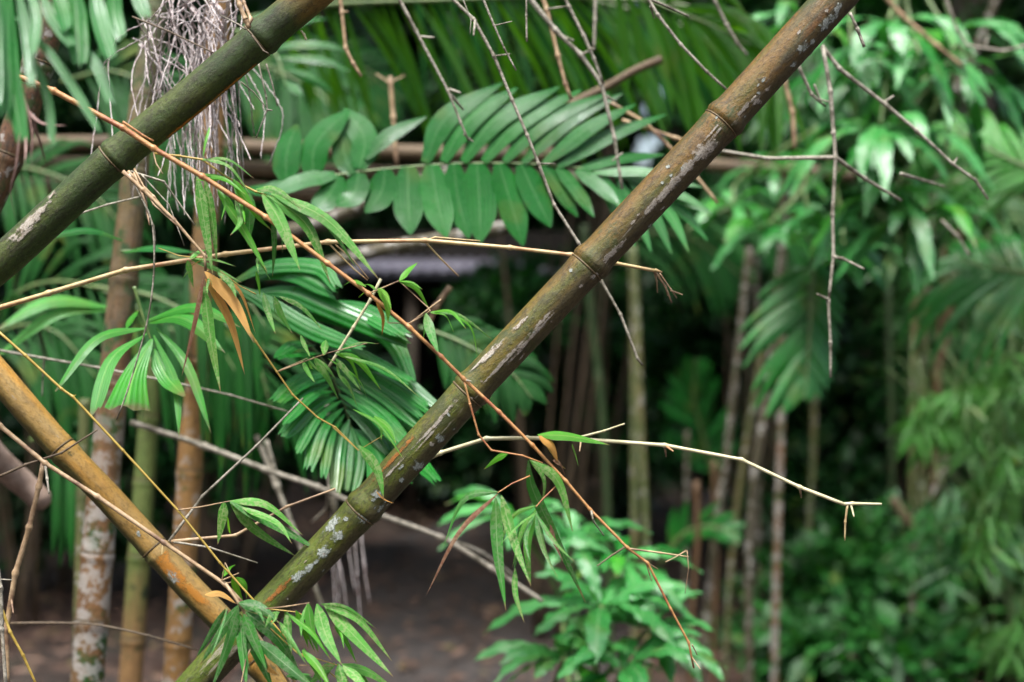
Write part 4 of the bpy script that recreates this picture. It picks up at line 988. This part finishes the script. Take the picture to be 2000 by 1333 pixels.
branch('pale straw branch running behind the brown culm, its end drooping at right',
  [(800, 915), (860, 885), (950, 857), (1030, 856), (1132, 858), (1298, 870), (1448, 898), (1562, 952), (1648, 985)], 1.95, 8, 't_pale', 7, d1=1.85,
  twigs=[([(1648, 985), (1665, 984), (1722, 985)], 7, 't_pale', 0), ([(1655, 987), (1651, 1020), (1650, 1056)], 5, 't_beige'), ([(1662, 986), (1668, 1010)], 5, 't_pale'), ([(1130, 855), (1180, 842), (1220, 828)], 5, 't_pale'), ([(1298, 871), (1301, 892)], 5, 't_tan'), ([(1300, 871), (1315, 882)], 5, 't_beige'), ([(1562, 953), (1565, 972)], 5, 't_tan'), ([(1135, 860), (1132, 882)], 4, 't_tan')])
branch('long tan branch lying over the golden culm',
  [(-30, 808), (0, 832), (88, 905), (190, 970), (320, 1060), (440, 1142), (520, 1228), (580, 1340)], 1.9, 9.5, 't_tan', 7,
  twigs=[([(330, 1058), (395, 970), (500, 872), (592, 778)], 6, 't_grey', .05), ([(334, 1058), (460, 1046), (560, 990), (655, 955)], 7, 't_tan', .05), ([(334, 1058), (410, 1070), (503, 1100)], 5, 't_grey'), ([(88, 905), (92, 935), (96, 965)], 6, 't_grey'), ([(318, 1062), (316, 1084)], 4, 't_beige'),
         ([(432, 1135), (466, 1120)], 4, 't_tan'), ([(436, 1140), (452, 1138)], 4, 't_tan'), ([(432, 1140), (440, 1100), (455, 1130)], 2.5, 't_tan')],
  leaves=[([(438, 1126), (444, 1110), (460, 1103)], 15, 'bleafy'), ([(455, 1125), (462, 1150), (476, 1180)], 14, 'bleafy'), ([(462, 1128), (480, 1145), (482, 1170)], 13, 'bleafy'), ([(400, 1162), (430, 1160), (462, 1180)], 13, 'dry')])
branch('thin brown stick leaning down the left edge', [(85, 900), (76, 950), (57, 1030), (30, 1120), (12, 1230), (14, 1345)], 1.95, 10, 't_tan', 11, twigs=[([(22, 1170), (26, 1198)], 5, 't_tan')])
branch('grey stick standing at the bottom left corner', [(-6, 1100), (2, 1150), (4, 1230), (12, 1345)], 1.8, 9, 't_grey', 9, twigs=[([(0, 1132), (24, 1133)], 3)])
branch('yellow twig curving down in the bottom left corner', [(0, 1180), (20, 1235), (45, 1280), (72, 1340)], 1.85, 6, 't_yellow', 5)
branch('thin dark twig slanting over the node of the golden culm', [(-10, 935), (50, 908), (120, 885), (190, 840)], 1.9, 6, 't_dark', 3)
branch('thin grey twig curving low across the left stems', [(20, 1218), (100, 1217), (190, 1221), (290, 1242), (385, 1270)], 2.2, 5, 't_dark', 4, straight=False)
branch('thin yellow branch slanting down from the left edge',
  [(-10, 642), (50, 695), (120, 760), (142, 775), (240, 880), (350, 1000), (430, 1100), (500, 1178), (560, 1250)], 1.82, 5.5, 't_yellow', 4,
  twigs=[([(345, 997), (395, 990), (449, 979)], 3, 't_tan', -.03), ([(142, 775), (148, 772)], 3)],
  leaves=[([(438, 980), (432, 1020), (425, 1064)], 21, 'bleaf', dict(roll=.1)), ([(449, 979), (520, 985), (592, 1046)], 19, 'bleaf'), ([(449, 980), (530, 1020), (628, 1078)], 25, 'bleafd'), ([(450, 982), (500, 1035), (578, 1087)], 21, 'bleaf'), ([(470, 990), (540, 1020), (570, 1062)], 14, 'bleaf'), ([(444, 1010), (446, 1030), (450, 1044)], 6, 'bleafy')])
branch('thin grey-brown twig running right from the left edge behind the fresh leaves', [(-10, 683), (85, 700), (190, 718), (330, 745), (450, 772), (600, 815)], 2.25, 6, 't_grey', 4, twigs=[([(86, 702), (84, 735), (82, 775)], 4, 't_grey')])
branch('thin yellow-brown twig with pale speckled leaves hanging over the broad palm frond',
  [(430, 545), (470, 620), (500, 668), (541, 727), (572, 772), (622, 817), (655, 835), (700, 880)], 1.8, 4.5, 't_yellow', 3,
  twigs=[([(541, 727), (590, 708), (640, 690), (720, 670)], 3, 't_tan', -.03), ([(545, 724), (600, 700)], 2, 't_tan'), ([(500, 575), (470, 560), (430, 530)], 2.5, 't_yellow'), ([(650, 835), (700, 880), (750, 850)], 2, 't_yellow')],
  leaves=[([(515, 572), (524, 610), (538, 652)], 13, 'bleaf'), ([(536, 579), (550, 615), (571, 652)], 13, 'bleaf'), ([(546, 579), (590, 600), (630, 646)], 11, 'bleaf'), ([(587, 655), (595, 675), (606, 698)], 9, 'bleaf'), ([(637, 664), (634, 680), (632, 695)], 14, 'bleaf'), ([(589, 704), (600, 725), (615, 748)], 9, 'bleaf'),
          ([(612, 697), (640, 735), (662, 782)], 19, 'bleaf'), ([(655, 691), (700, 705), (744, 762)], 13, 'bleafy'), ([(665, 694), (750, 720), (820, 777)], 8, 'bleaf'), ([(655, 700), (680, 730), (705, 764)], 11, 'bleaf'), ([(660, 730), (680, 750), (700, 800)], 8, 'bleaf'), ([(731, 813), (758, 835), (774, 867)], 15, 'bleafy'),
          ([(600, 700), (625, 725), (640, 730)], 12, 'bleaf'), ([(640, 700), (700, 740), (720, 790)], 7, 'bleafy'), ([(700, 870), (735, 915), (750, 978)], 20, 'bleaf', dict(roll=.1)), ([(735, 960), (750, 975), (770, 984)], 4, 'dry'), ([(690, 800), (740, 830), (790, 900)], 6, 'bleafy'), ([(655, 690), (700, 670), (740, 672)], 4, 'bleaf')])
branch('pale straight stick slanting behind the orange branch', [(744, 545), (724, 585), (690, 640), (642, 717)], 1.95, 6, 't_pale', 5)

branch('leafy shoot with long green and dry orange leaves hanging at centre left',
  [(240, 335), (280, 372), (340, 430), (400, 500), (402, 535)], 1.8, 8, 't_tan', 5,
  twigs=[([(400, 505), (350, 500), (310, 485)], 2.5, 't_yellow'), ([(400, 505), (372, 520), (365, 535)], 2.5, 't_yellow'), ([(404, 530), (420, 525), (425, 540)], 3, 't_yellow')],
  leaves=[([(400, 530), (455, 588), (496, 670)], 25, 'dry', dict(roll=0, twist=.2, label='dry orange leaf')), ([(401, 545), (448, 625), (478, 732)], 16, 'dry', dict(roll=.2, label='dry orange leaf, the narrower')), ([(398, 539), (378, 638), (355, 735)], 12, 'brown', dict(roll=.2, label='rolled pinkish brown leaf')),
          ([(399, 560), (410, 655), (431, 767)], 22, 'bleaf', dict(roll=.1)), ([(385, 345), (398, 430), (416, 540)], 22, 'bleaf', dict(roll=.2)), ([(400, 350), (415, 430), (424, 517)], 16, 'bleaf', dict(roll=.2)), ([(366, 509), (372, 535), (378, 563)], 12, 'bleaf'), ([(370, 506), (388, 492), (404, 488)], 11, 'bleaf'),
          ([(373, 506), (420, 524), (472, 552)], 14, 'bleaf'), ([(426, 532), (450, 552), (462, 583)], 13, 'bleaf'), ([(408, 540), (422, 570), (430, 590)], 11, 'bleaf'), ([(430, 540), (470, 570), (500, 655)], 8, 'dry')])
branch('thin shoot bearing a spray of long narrow leaves over the orange branch',
  [(300, 300), (350, 305), (395, 312), (440, 345), (500, 375), (530, 385)], 1.75, 4, 't_yellow', 4,
  leaves=[([(396, 310), (450, 325), (496, 392)], 16, 'bleaf'), ([(409, 248), (400, 280), (396, 312)], 9, 'bleafy'), ([(430, 383), (470, 440), (522, 532)], 18, 'bleafy', dict(roll=.1)), ([(425, 375), (450, 400), (462, 442)], 16, 'bleafy'), ([(488, 378), (488, 430), (484, 482)], 22, 'bleafd', dict(roll=0)),
          ([(512, 380), (546, 430), (586, 528)], 28, 'bleaf', dict(roll=0, twist=.1)), ([(520, 380), (600, 440), (645, 554)], 26, 'bleaf', dict(roll=0, twist=.1)), ([(530, 378), (640, 430), (740, 546)], 27, 'bleaf', dict(roll=0, twist=.1)), ([(560, 385), (640, 440), (700, 530)], 14, 'bleaf'),
          ([(533, 420), (536, 480), (532, 542)], 10, 'bleafd'), ([(500, 496), (514, 520), (530, 550)], 11, 'bleaf'), ([(455, 350), (500, 420), (530, 450)], 16, 'bleafy'), ([(440, 345), (420, 350), (380, 352)], 10, 'bleafy'), ([(500, 370), (540, 372), (590, 410)], 14, 'bleaf'), ([(395, 340), (440, 350), (480, 380)], 13, 'bleafy'), ([(500, 530), (505, 555), (508, 580)], 7, 'bleafy'), ([(460, 380), (470, 430), (450, 460)], 12, 'bleaf')])

# lower left foliage
branch('leafy twig spreading long striped leaves along the bottom left of centre',
  [(440, 1140), (466, 1178), (500, 1235), (545, 1300), (580, 1360)], 1.74, 6, 't_tan', 5,
  twigs=[([(466, 1178), (513, 1190), (560, 1185), (604, 1178)], 3, 't_tan'), ([(525, 1190), (580, 1196), (640, 1225)], 2.5, 't_yellow'), ([(525, 1225), (580, 1275), (660, 1300)], 3, 't_yellow'), ([(500, 1240), (480, 1290), (470, 1340)], 3, 't_tan'), ([(580, 1275), (640, 1310), (680, 1345)], 3, 't_yellow'), ([(585, 1300), (620, 1300), (650, 1302)], 2, 't_tan')],
  leaves=[([(466, 1182), (430, 1235), (390, 1300)], 25, 'bleafd', dict(roll=.1)), ([(466, 1186), (440, 1270), (410, 1352)], 26, 'bleafd', dict(roll=.1)), ([(469, 1200), (474, 1270), (482, 1345)], 22, 'bleafd', dict(roll=.1)), ([(476, 1200), (496, 1250), (522, 1312)], 22, 'bleafd'), ([(466, 1178), (510, 1190), (546, 1218)], 22, 'bleafd'),
          ([(480, 1195), (540, 1245), (588, 1318)], 26, 'bleafd', dict(roll=.1)), ([(480, 1220), (510, 1290), (535, 1350)], 26, 'bleafd'), ([(602, 1178), (608, 1225), (622, 1276)], 18, 'bleaf'), ([(619, 1180), (636, 1240), (667, 1298)], 27, 'bleaf', dict(roll=0)), ([(629, 1180), (700, 1210), (766, 1292)], 16, 'bleaf'),
          ([(634, 1183), (690, 1240), (768, 1322)], 25, 'bleaf', dict(roll=0)), ([(546, 1196), (530, 1205), (517, 1228)], 11, 'bleaf'), ([(561, 1196), (564, 1238), (570, 1280)], 15, 'bleaf'), ([(563, 1199), (610, 1235), (647, 1290)], 15, 'bleafy'), ([(578, 1193), (592, 1225), (602, 1266)], 13, 'bleafy'), ([(653, 1223), (675, 1250), (697, 1297)], 10, 'bleafy'),
          ([(655, 1298), (630, 1310), (600, 1345)], 18, 'bleaf'), ([(662, 1298), (668, 1325), (672, 1360)], 22, 'bleaf'), ([(668, 1298), (720, 1312), (770, 1345)], 24, 'bleaf'), ([(670, 1300), (700, 1325), (730, 1370)], 22, 'bleaf'), ([(500, 1250), (560, 1300), (620, 1350)], 24, 'bleafd'), ([(590, 1270), (620, 1300), (650, 1350)], 18, 'bleafy'),
          ([(500, 1290), (515, 1300), (545, 1320)], 16, 'dry'), ([(560, 1320), (600, 1325), (620, 1345)], 14, 'bleafd'), ([(440, 1190), (410, 1240), (380, 1290)], 12, 'bleafd'), ([(545, 1215), (560, 1240), (600, 1300)], 12, 'bleaf')])

# twigs growing from the culm nodes and hanging from above
branch('whitish twig hanging straight down from the green culm node to the torn palm cluster', [(252, 340), (275, 385), (298, 440), (300, 540), (285, 640), (250, 760), (228, 820)], 1.8, 5, 't_grey', 3.5, straight=False, twigs=[([(300, 440), (303, 470), (300, 520)], 3)])
branch('bundle of short brown twigs splaying down from the green culm node', [(250, 335), (300, 385), (345, 440)], 1.82, 7, 't_tan', 4, twigs=[([(255, 335), (320, 355), (380, 440)], 5, 't_grey'), ([(262, 338), (285, 400), (292, 440)], 6, 't_tan'), ([(275, 340), (330, 400), (360, 480)], 3, 't_grey'), ([(262, 330), (300, 400), (345, 440)], 4, 't_tan')])
branch('thin pale stem rising right beneath the green culm', [(60, 440), (155, 418), (210, 400), (272, 385)], 2.0, 5, 't_grey', 4)
branch('two tan shoots forking up from the node of the green culm', [(487, 55), (480, 40), (468, 10), (455, -30)], 1.78, 9, 't_tan', 8, twigs=[([(485, 50), (490, 38), (476, 5), (470, -30)], 8, 't_tan'), ([(480, 58), (465, 48), (430, 30)], 4, 't_grey'), ([(492, 70), (515, 100), (525, 105)], 4, 't_dark')])
branch('thin dark twig lying behind the green culm', [(258, 33), (330, 62), (420, 105)], 2.0, 4, 't_dark', 3)
branch('pale grey forked twig hanging from the top left of centre', [(770, -20), (812, 60), (875, 178), (900, 240), (915, 275)], 2.25, 9, 't_grey', 5, twigs=[([(822, 72), (848, 74)], 6), ([(878, 175), (900, 182)], 6), ([(880, 185), (905, 215)], 7), ([(905, 262), (925, 278)], 4)])
branch('long pale twig hanging down behind the brown culm and out below it', [(870, -15), (925, 38), (965, 110), (1000, 195), (1030, 265), (1052, 320), (1082, 400), (1130, 475), (1175, 550), (1212, 615), (1245, 700), (1255, 714)], 2.05, 8, 't_grey', 6, twigs=[([(928, 40), (925, 70)], 6), ([(965, 110), (996, 106)], 4), ([(1052, 320), (1085, 320)], 4), ([(905, 0), (920, 40), (918, 68)], 2)])
branch('straight thin twig hanging at top centre', [(938, -15), (965, 50), (985, 95), (1008, 138)], 1.95, 6, 't_grey', 4, twigs=[([(968, 50), (1000, 42)], 3)])
branch('thick grey branch slanting down from the top centre', [(1020, -20), (1085, 60), (1135, 108), (1175, 165), (1200, 270), (1215, 370)], 2.35, 13, 't_grey', 7, twigs=[([(1135, 108), (1150, 100)], 6), ([(1178, 185), (1205, 200)], 6), ([(1120, 80), (1105, 72)], 4), ([(1215, 300), (1195, 315)], 4)])
branch('brown twig hanging just left of the thick grey branch', [(1055, -20), (1068, 20), (1090, 110), (1104, 165), (1116, 195)], 2.45, 9, 't_tan', 7)
branch('pale twig joining the thick grey branch from above', [(1095, -20), (1112, 15), (1140, 70), (1160, 115), (1178, 165)], 2.3, 8, 't_grey', 7, twigs=[([(1070, 18), (1112, 12)], 4), ([(1150, 95), (1162, 96)], 5)])
branch('short straight twig hanging from the top edge', [(1028, -20), (1028, 30), (1029, 82)], 2.0, 4.5, 't_grey', 4.5)
branch('short blurred twig hanging beside the thick grey branch', [(1163, -20), (1162, 40), (1160, 98)], 2.6, 8, 't_grey', 7)
branch('pale straight twig ending behind the brown culm near the top', [(1255, -20), (1285, 30), (1330, 88), (1380, 140), (1424, 180)], 2.1, 8, 't_grey', 6, twigs=[([(1270, 12), (1278, 36)], 5), ([(1265, -4), (1345, 32)], 6)])
branch('blurred twig hanging left of the brown culm top', [(1385, -20), (1420, 50), (1440, 85), (1460, 108)], 2.6, 9, 't_grey', 7)
branch('brown twig hanging behind the top left frond tips', [(662, -20), (668, 25), (675, 95), (690, 125), (706, 150)], 2.4, 8, 't_tan', 6, twigs=[([(665, 22), (680, 24)], 6)])
branch('blurred thin stem rising behind the centre frond', [(762, 150), (768, 230), (775, 325)], 3.0, 9, 't_tan', 8, twigs=[([(765, 165), (735, 145)], 4), ([(765, 160), (790, 148)], 4)])
branch('thin twigs forking down under the green culm beside the flower strings', [(505, 125), (520, 190), (522, 215), (500, 270)], 1.9, 4.5, 't_grey', 3, twigs=[([(520, 125), (532, 165), (542, 208)], 4), ([(522, 215), (532, 216)], 4), ([(470, 160), (495, 180), (520, 210)], 3)])
branch('short pale stub under the top of the green culm', [(588, 60), (594, 68), (598, 78)], 1.84, 4, 't_pale', 5)
branch('brown-grey branch drooping low from the left stems to the wavy-leaved shrub', [(255, 825), (400, 872), (520, 918), (620, 952), (740, 1005), (860, 1050), (960, 1110), (1060, 1175)], 2.75, 14, 't_grey', 11, straight=False, twigs=[([(860, 1050), (940, 1080), (1010, 1130)], 10, 't_grey', .1), ([(640, 960), (640, 990), (610, 1020)], 9, 't_grey', .1)])
branch('pale grey pole-like branch slanting down beneath the palm frond', [(500, 850), (540, 950), (580, 1050), (630, 1190)], 2.9, 13, 't_grey', 12, straight=False, twigs=[([(520, 860), (545, 950), (560, 1010)], 9, 't_grey')])
branch('thick pale stalk hanging straight behind the lower palm leaflets', [(630, 780), (640, 880), (650, 960), (655, 1010)], 2.8, 26, 't_grey', 16, straight=False)
branch('dim twig crossing behind the brown culm at lower right', [(880, 560), (850, 600), (835, 640)], 2.6, 12, 't_tan', 10)
branch('small brown twigs crossing behind the brown culm at upper right', [(1190, 200), (1260, 240), (1340, 320), (1402, 398)], 2.6, 8, 't_tan', 6, twigs=[([(1215, 235), (1320, 270), (1400, 295), (1500, 312)], 8, 't_tan')])
branch('long hanging stem on the right with wide side arms',
  [(1608, 95), (1622, 180), (1628, 260), (1632, 308), (1626, 420), (1628, 500), (1618, 590), (1622, 670), (1622, 738)], 2.25, 11, 't_grey', 6,
  twigs=[([(1632, 308), (1690, 350), (1760, 392)], 9, 't_grey', .1), ([(1632, 308), (1500, 310), (1380, 290)], 9, 't_grey', .1), ([(1560, 130), (1585, 185), (1612, 208)], 8, 't_grey', .02), ([(1590, 165), (1602, 195), (1622, 200)], 5, 't_grey'), ([(1628, 502), (1645, 505), (1688, 526)], 6, 't_grey'), ([(1618, 585), (1596, 575)], 6, 't_grey')])
branch('long thin branch slanting right from under the brown culm across the wavy leaves',
  [(1605, 90), (1640, 135), (1730, 205), (1790, 255), (1860, 320), (1905, 352), (1930, 390)], 2.3, 11, 't_grey', 6, twigs=[([(1727, 200), (1745, 188)], 6), ([(1862, 322), (1870, 308)], 4), ([(1760, 340), (1845, 365)], 8, 't_grey', .3)])
branch('short pale cut twig under the top end of the brown culm', [(1660, 25), (1675, 58), (1688, 92)], 1.95, 8, 't_grey', 8)
branch('blurred twig hanging behind the top right wavy leaves', [(1700, -40), (1760, 30), (1830, 90), (1880, 130)], 3.6, 10, 't_tan', 8)
branch('blurred brown twigs at the top right edge', [(1840, -20), (1870, 60), (1890, 90), (1960, 100), (2010, 88)], 3.2, 8, 't_grey', 6, twigs=[([(1925, 90), (1930, 70)], 6)])
branch('thin hanging blurred twig left of the long right stem', [(1530, 150), (1548, 220), (1552, 290)], 3.0, 9, 't_tan', 8)
branch('short fork of pinkish dry twig right of the hanging frond', [(1838, 430), (1870, 462), (1895, 500)], 3.0, 8, 't_grey', 5)

# ------------------------------------------------------------------ hanging dried flower strings
fs = thing('dried_flower_cluster', 'tangle of pinkish grey dried flower strings hanging behind the green culm', 'flower cluster', P(400, -40, 2.1))
heads = [(345, -30), (360, 10), (395, -20), (430, 10), (300, 20), (450, -10), (385, 30), (420, 50), (285, 60)]
stem('stalk', fs, [P(330, -80, 2.1), P(380, -30, 2.12), P(430, 20, 2.1), P(440, 60, 2.12)], .004, .003, 't_pink', 8, .2)
rs = random.Random(3)
for i in range(98):
    hx, hy = heads[i % len(heads)]
    if i < 70:
        x0 = hx + rs.uniform(-30, 30); y0 = hy + rs.uniform(-30, 40); ln = rs.uniform(200, 400); x2 = rs.gauss(388, 60); y2 = y0 + ln
        y2 = min(y2, 430)
        pts = [(x0, y0), (x0 + (x2 - x0) * .45 + rs.uniform(-22, 22), y0 + ln * .25), (x0 + (x2 - x0) * .8 + rs.uniform(-16, 16), y0 + ln * .6), (x2 + rs.uniform(-10, 10), y2)]
    elif i >= 84:
        x0 = rs.gauss(400, 30); y0 = rs.uniform(130, 200); pts = [(x0, y0), (x0 + rs.uniform(-12, 12), y0 + 80), (x0 + rs.uniform(-14, 14), y0 + 160), (x0 + rs.uniform(-18, 18), rs.uniform(340, 440))]
    else:
        x0 = hx; y0 = hy + 10; sx = rs.choice((-1, -1, 1)); pts = [(x0, y0), (x0 + sx * rs.uniform(30, 80), y0 + rs.uniform(20, 60)), (x0 + sx * rs.uniform(70, 140), y0 + rs.uniform(100, 180)), (x0 + sx * rs.uniform(60, 130), y0 + rs.uniform(220, 300))]
    q = [P(x, y, 2.1 + rs.uniform(-.09, .09)) for x, y in pts]
    c = catmull(q, 14); mb = MB(); r_ = rs.uniform(2.3, 3.3) * K * 2.1 / 2
    tube(mb, [p + Vector((rs.gauss(0, .0005), rs.gauss(0, .0005), rs.gauss(0, .0004))) for p in c], [r_ * (1.25 if k % 2 else .8) * (1 - .35 * k / len(c)) for k in range(len(c))], 6)
    mb.build('flower_string', 't_pink', fs)
for x, xx, y0, y1 in ((640, 648, 1000, 1180), (652, 660, 990, 1200), (690, 702, 1040, 1210), (660, 690, 1010, 1160), (706, 722, 1030, 1150), (672, 668, 1060, 1200)):
    pass
hs = thing('dry_flower_wisp', 'faint wisp of dry strings hanging below the spotted end of the brown culm', 'flower cluster', P(690, 1000, 3.0))
for x, xx, y0, y1 in ((650, 656, 1000, 1200), (656, 662, 990, 1190), (690, 704, 1010, 1215), (668, 694, 1000, 1160), (704, 722, 1010, 1180), (645, 680, 1030, 1210), (700, 716, 990, 1120)):
    stem('flower_string', hs, [P(x, y0, 3.0), P((x + xx) / 2 + random.uniform(-6, 6), (y0 + y1) / 2, 3.0), P(xx, y1, 3.0)], 3.5 * K * 3 / 2, 2 * K * 3 / 2, 't_pink', 6, .1, .0004)

# ------------------------------------------------------------------ wavy-leaved glossy shrubs
def croton(label, hubs, d, llen, w, base, n=11, mat='croton', name='wavy_leaved_shrub', cat='shrub', down=0.0, rmax=99):
    root = thing(name, label, cat, base)
    for (hx, hy, dd, sc) in hubs:
        h = P(hx, hy, d + dd)
        md = base.lerp(h, .6) + Vector((random.uniform(-.08, .08), random.uniform(0, .12), 0))
        stem('stem', root, [base, md, h], .010, .005, 'rach', 7, .15, .001)
        for k in range(n):
            a = 2 * math.pi * k / n + random.uniform(-.3, .3); el = random.uniform(-.25, .75)
            D = Vector((math.cos(a) * math.cos(el), math.sin(a) * math.cos(el) * .8 - .18, math.sin(el) - down)).normalized()
            l = llen * K * (d + dd) * sc * random.uniform(.55, 1.25)
            p = h + D * .01
            pts = [p, p + D * l * .35 + Vector((0, 0, .04 * l)), p + D * l * .7 - Vector((0, 0, .06 * l)), p + D * l - Vector((0, 0, (.30 + down * .3) * l))]
            nn = Vector((random.uniform(-.25, .25), -.35 + random.uniform(-.2, .2), 1)).normalized()
            mb = MB(); leaf_geo(mb, pts, w * K * d * sc * random.uniform(.85, 1.15), nn, 'croton', 16, .15, random.uniform(-.3, .3), .07, 7)
            mb.build('leaf', mat if random.random() < .72 else random.choice(('palmb', 'palm', 'palmfresh')), root)
    return root
croton('wavy-leaved glossy shrub at the bottom beside the path',
  [(1175, 1185, 0, 1.15), (1210, 1095, .15, .9), (1265, 1230, .05, 1.0), (1100, 1290, -.05, 1.0), (1010, 1010, .35, .8), (1215, 1310, -.1, 1.1), (1130, 1060, .3, .8)], 3.1, 160, 36, P(1160, 1560, 3.2), 16)
croton('wavy-leaved glossy tree branch filling the top right corner, pale with sky shine',
  [(1735, 40, 0, 1.1), (1800, 120, .1, 1.1), (1660, 90, .1, 1), (1720, 245, 0, 1.1), (1850, 60, .2, 1), (1890, 130, .2, 1.0), (1560, 30, .3, .9), (1700, 150, .2, 1)], 3.9, 155, 28, P(1780, -250, 4.1), 11, down=.5)
croton('wavy-leaved hanging branch below the long slanting twig on the right',
  [(1720, 265, 0, 1.0), (1750, 370, .1, 1.15), (1790, 420, .1, 1.1), (1690, 330, .2, .9)], 3.9, 155, 28, P(1860, 120, 4.2), 11, down=.45)
croton('star-shaped rosette of smooth leaves hanging beside the long right stem',
  [(1610, 455, 0, 1.2), (1500, 440, .3, .9), (1650, 500, .3, .9), (1520, 330, .6, .8), (1430, 400, .5, .8)], 4.2, 125, 34, P(1600, 250, 4.6), 12, down=.25)

# ------------------------------------------------------------------ blurred drooping bamboo sprays on the right
def spray(label, hubs, d, llen=70, n=16, mat='foliagel'):
    root = thing('bamboo_spray', label, 'bamboo spray', P(hubs[0][0], hubs[0][1], d))
    p0 = []; 
    for hx, hy in hubs: p0.append(P(hx, hy, d + random.uniform(-.25, .25)))
    cen = np.repeat(np.array([tuple(p) for p in p0]), n, axis=0) + rng.normal(size=(n * len(p0), 3)) * .02
    m = len(cen); T = np.stack([rng.normal(0, .55, m), rng.normal(0, .5, m), -np.abs(rng.normal(.8, .35, m))], 1)
    l = llen * K * d * rng.uniform(.6, 1.2, m)
    scatter('leaves', cen, T, rnd_unit(m) * .5 + np.array([0, -1, .6]), l, l * .14, mat, root, .1)
    for p in p0:
        stem('twig', root, [p + Vector((random.uniform(-.1, .1), .1, .22)), p + Vector((random.uniform(-.03, .03), .03, .1)), p], .0016, .001, 'rach', 5, .1)
    return root
def rh(cx, cy, sx, sy, n):
    return [(cx + random.gauss(0, sx), cy + random.gauss(0, sy)) for _ in range(n)]
spray('light bamboo leaf spray hanging at the right edge, the middle one', rh(1940, 950, 40, 50, 12), 4.6)
spray('light bamboo leaf spray left of the right-edge one', rh(1850, 800, 45, 30, 12), 5.2, 66)
spray('light bamboo leaf spray above the middle right-edge one', rh(1955, 780, 40, 45, 11), 5.0)
spray('light bamboo leaf spray in the bottom right corner', rh(1950, 1240, 35, 30, 6), 4.8, 70, 12)
spray('dense spray high at the right edge', rh(1970, 640, 30, 50, 7), 5.4, 70, 12, 'foliagem')
spray('dim spray among the right bushes', rh(1870, 1050, 50, 70, 14), 6.0, 70, 14, 'foliage')
spray('fine mid-green spray near the right edge under the upper frond', rh(1900, 430, 60, 60, 16), 5.8, 70, 14, 'foliagem')
spray('dim hanging spray behind the top of the brown culm', rh(1520, 200, 60, 80, 16), 5.6, 90, 12, 'foliage')
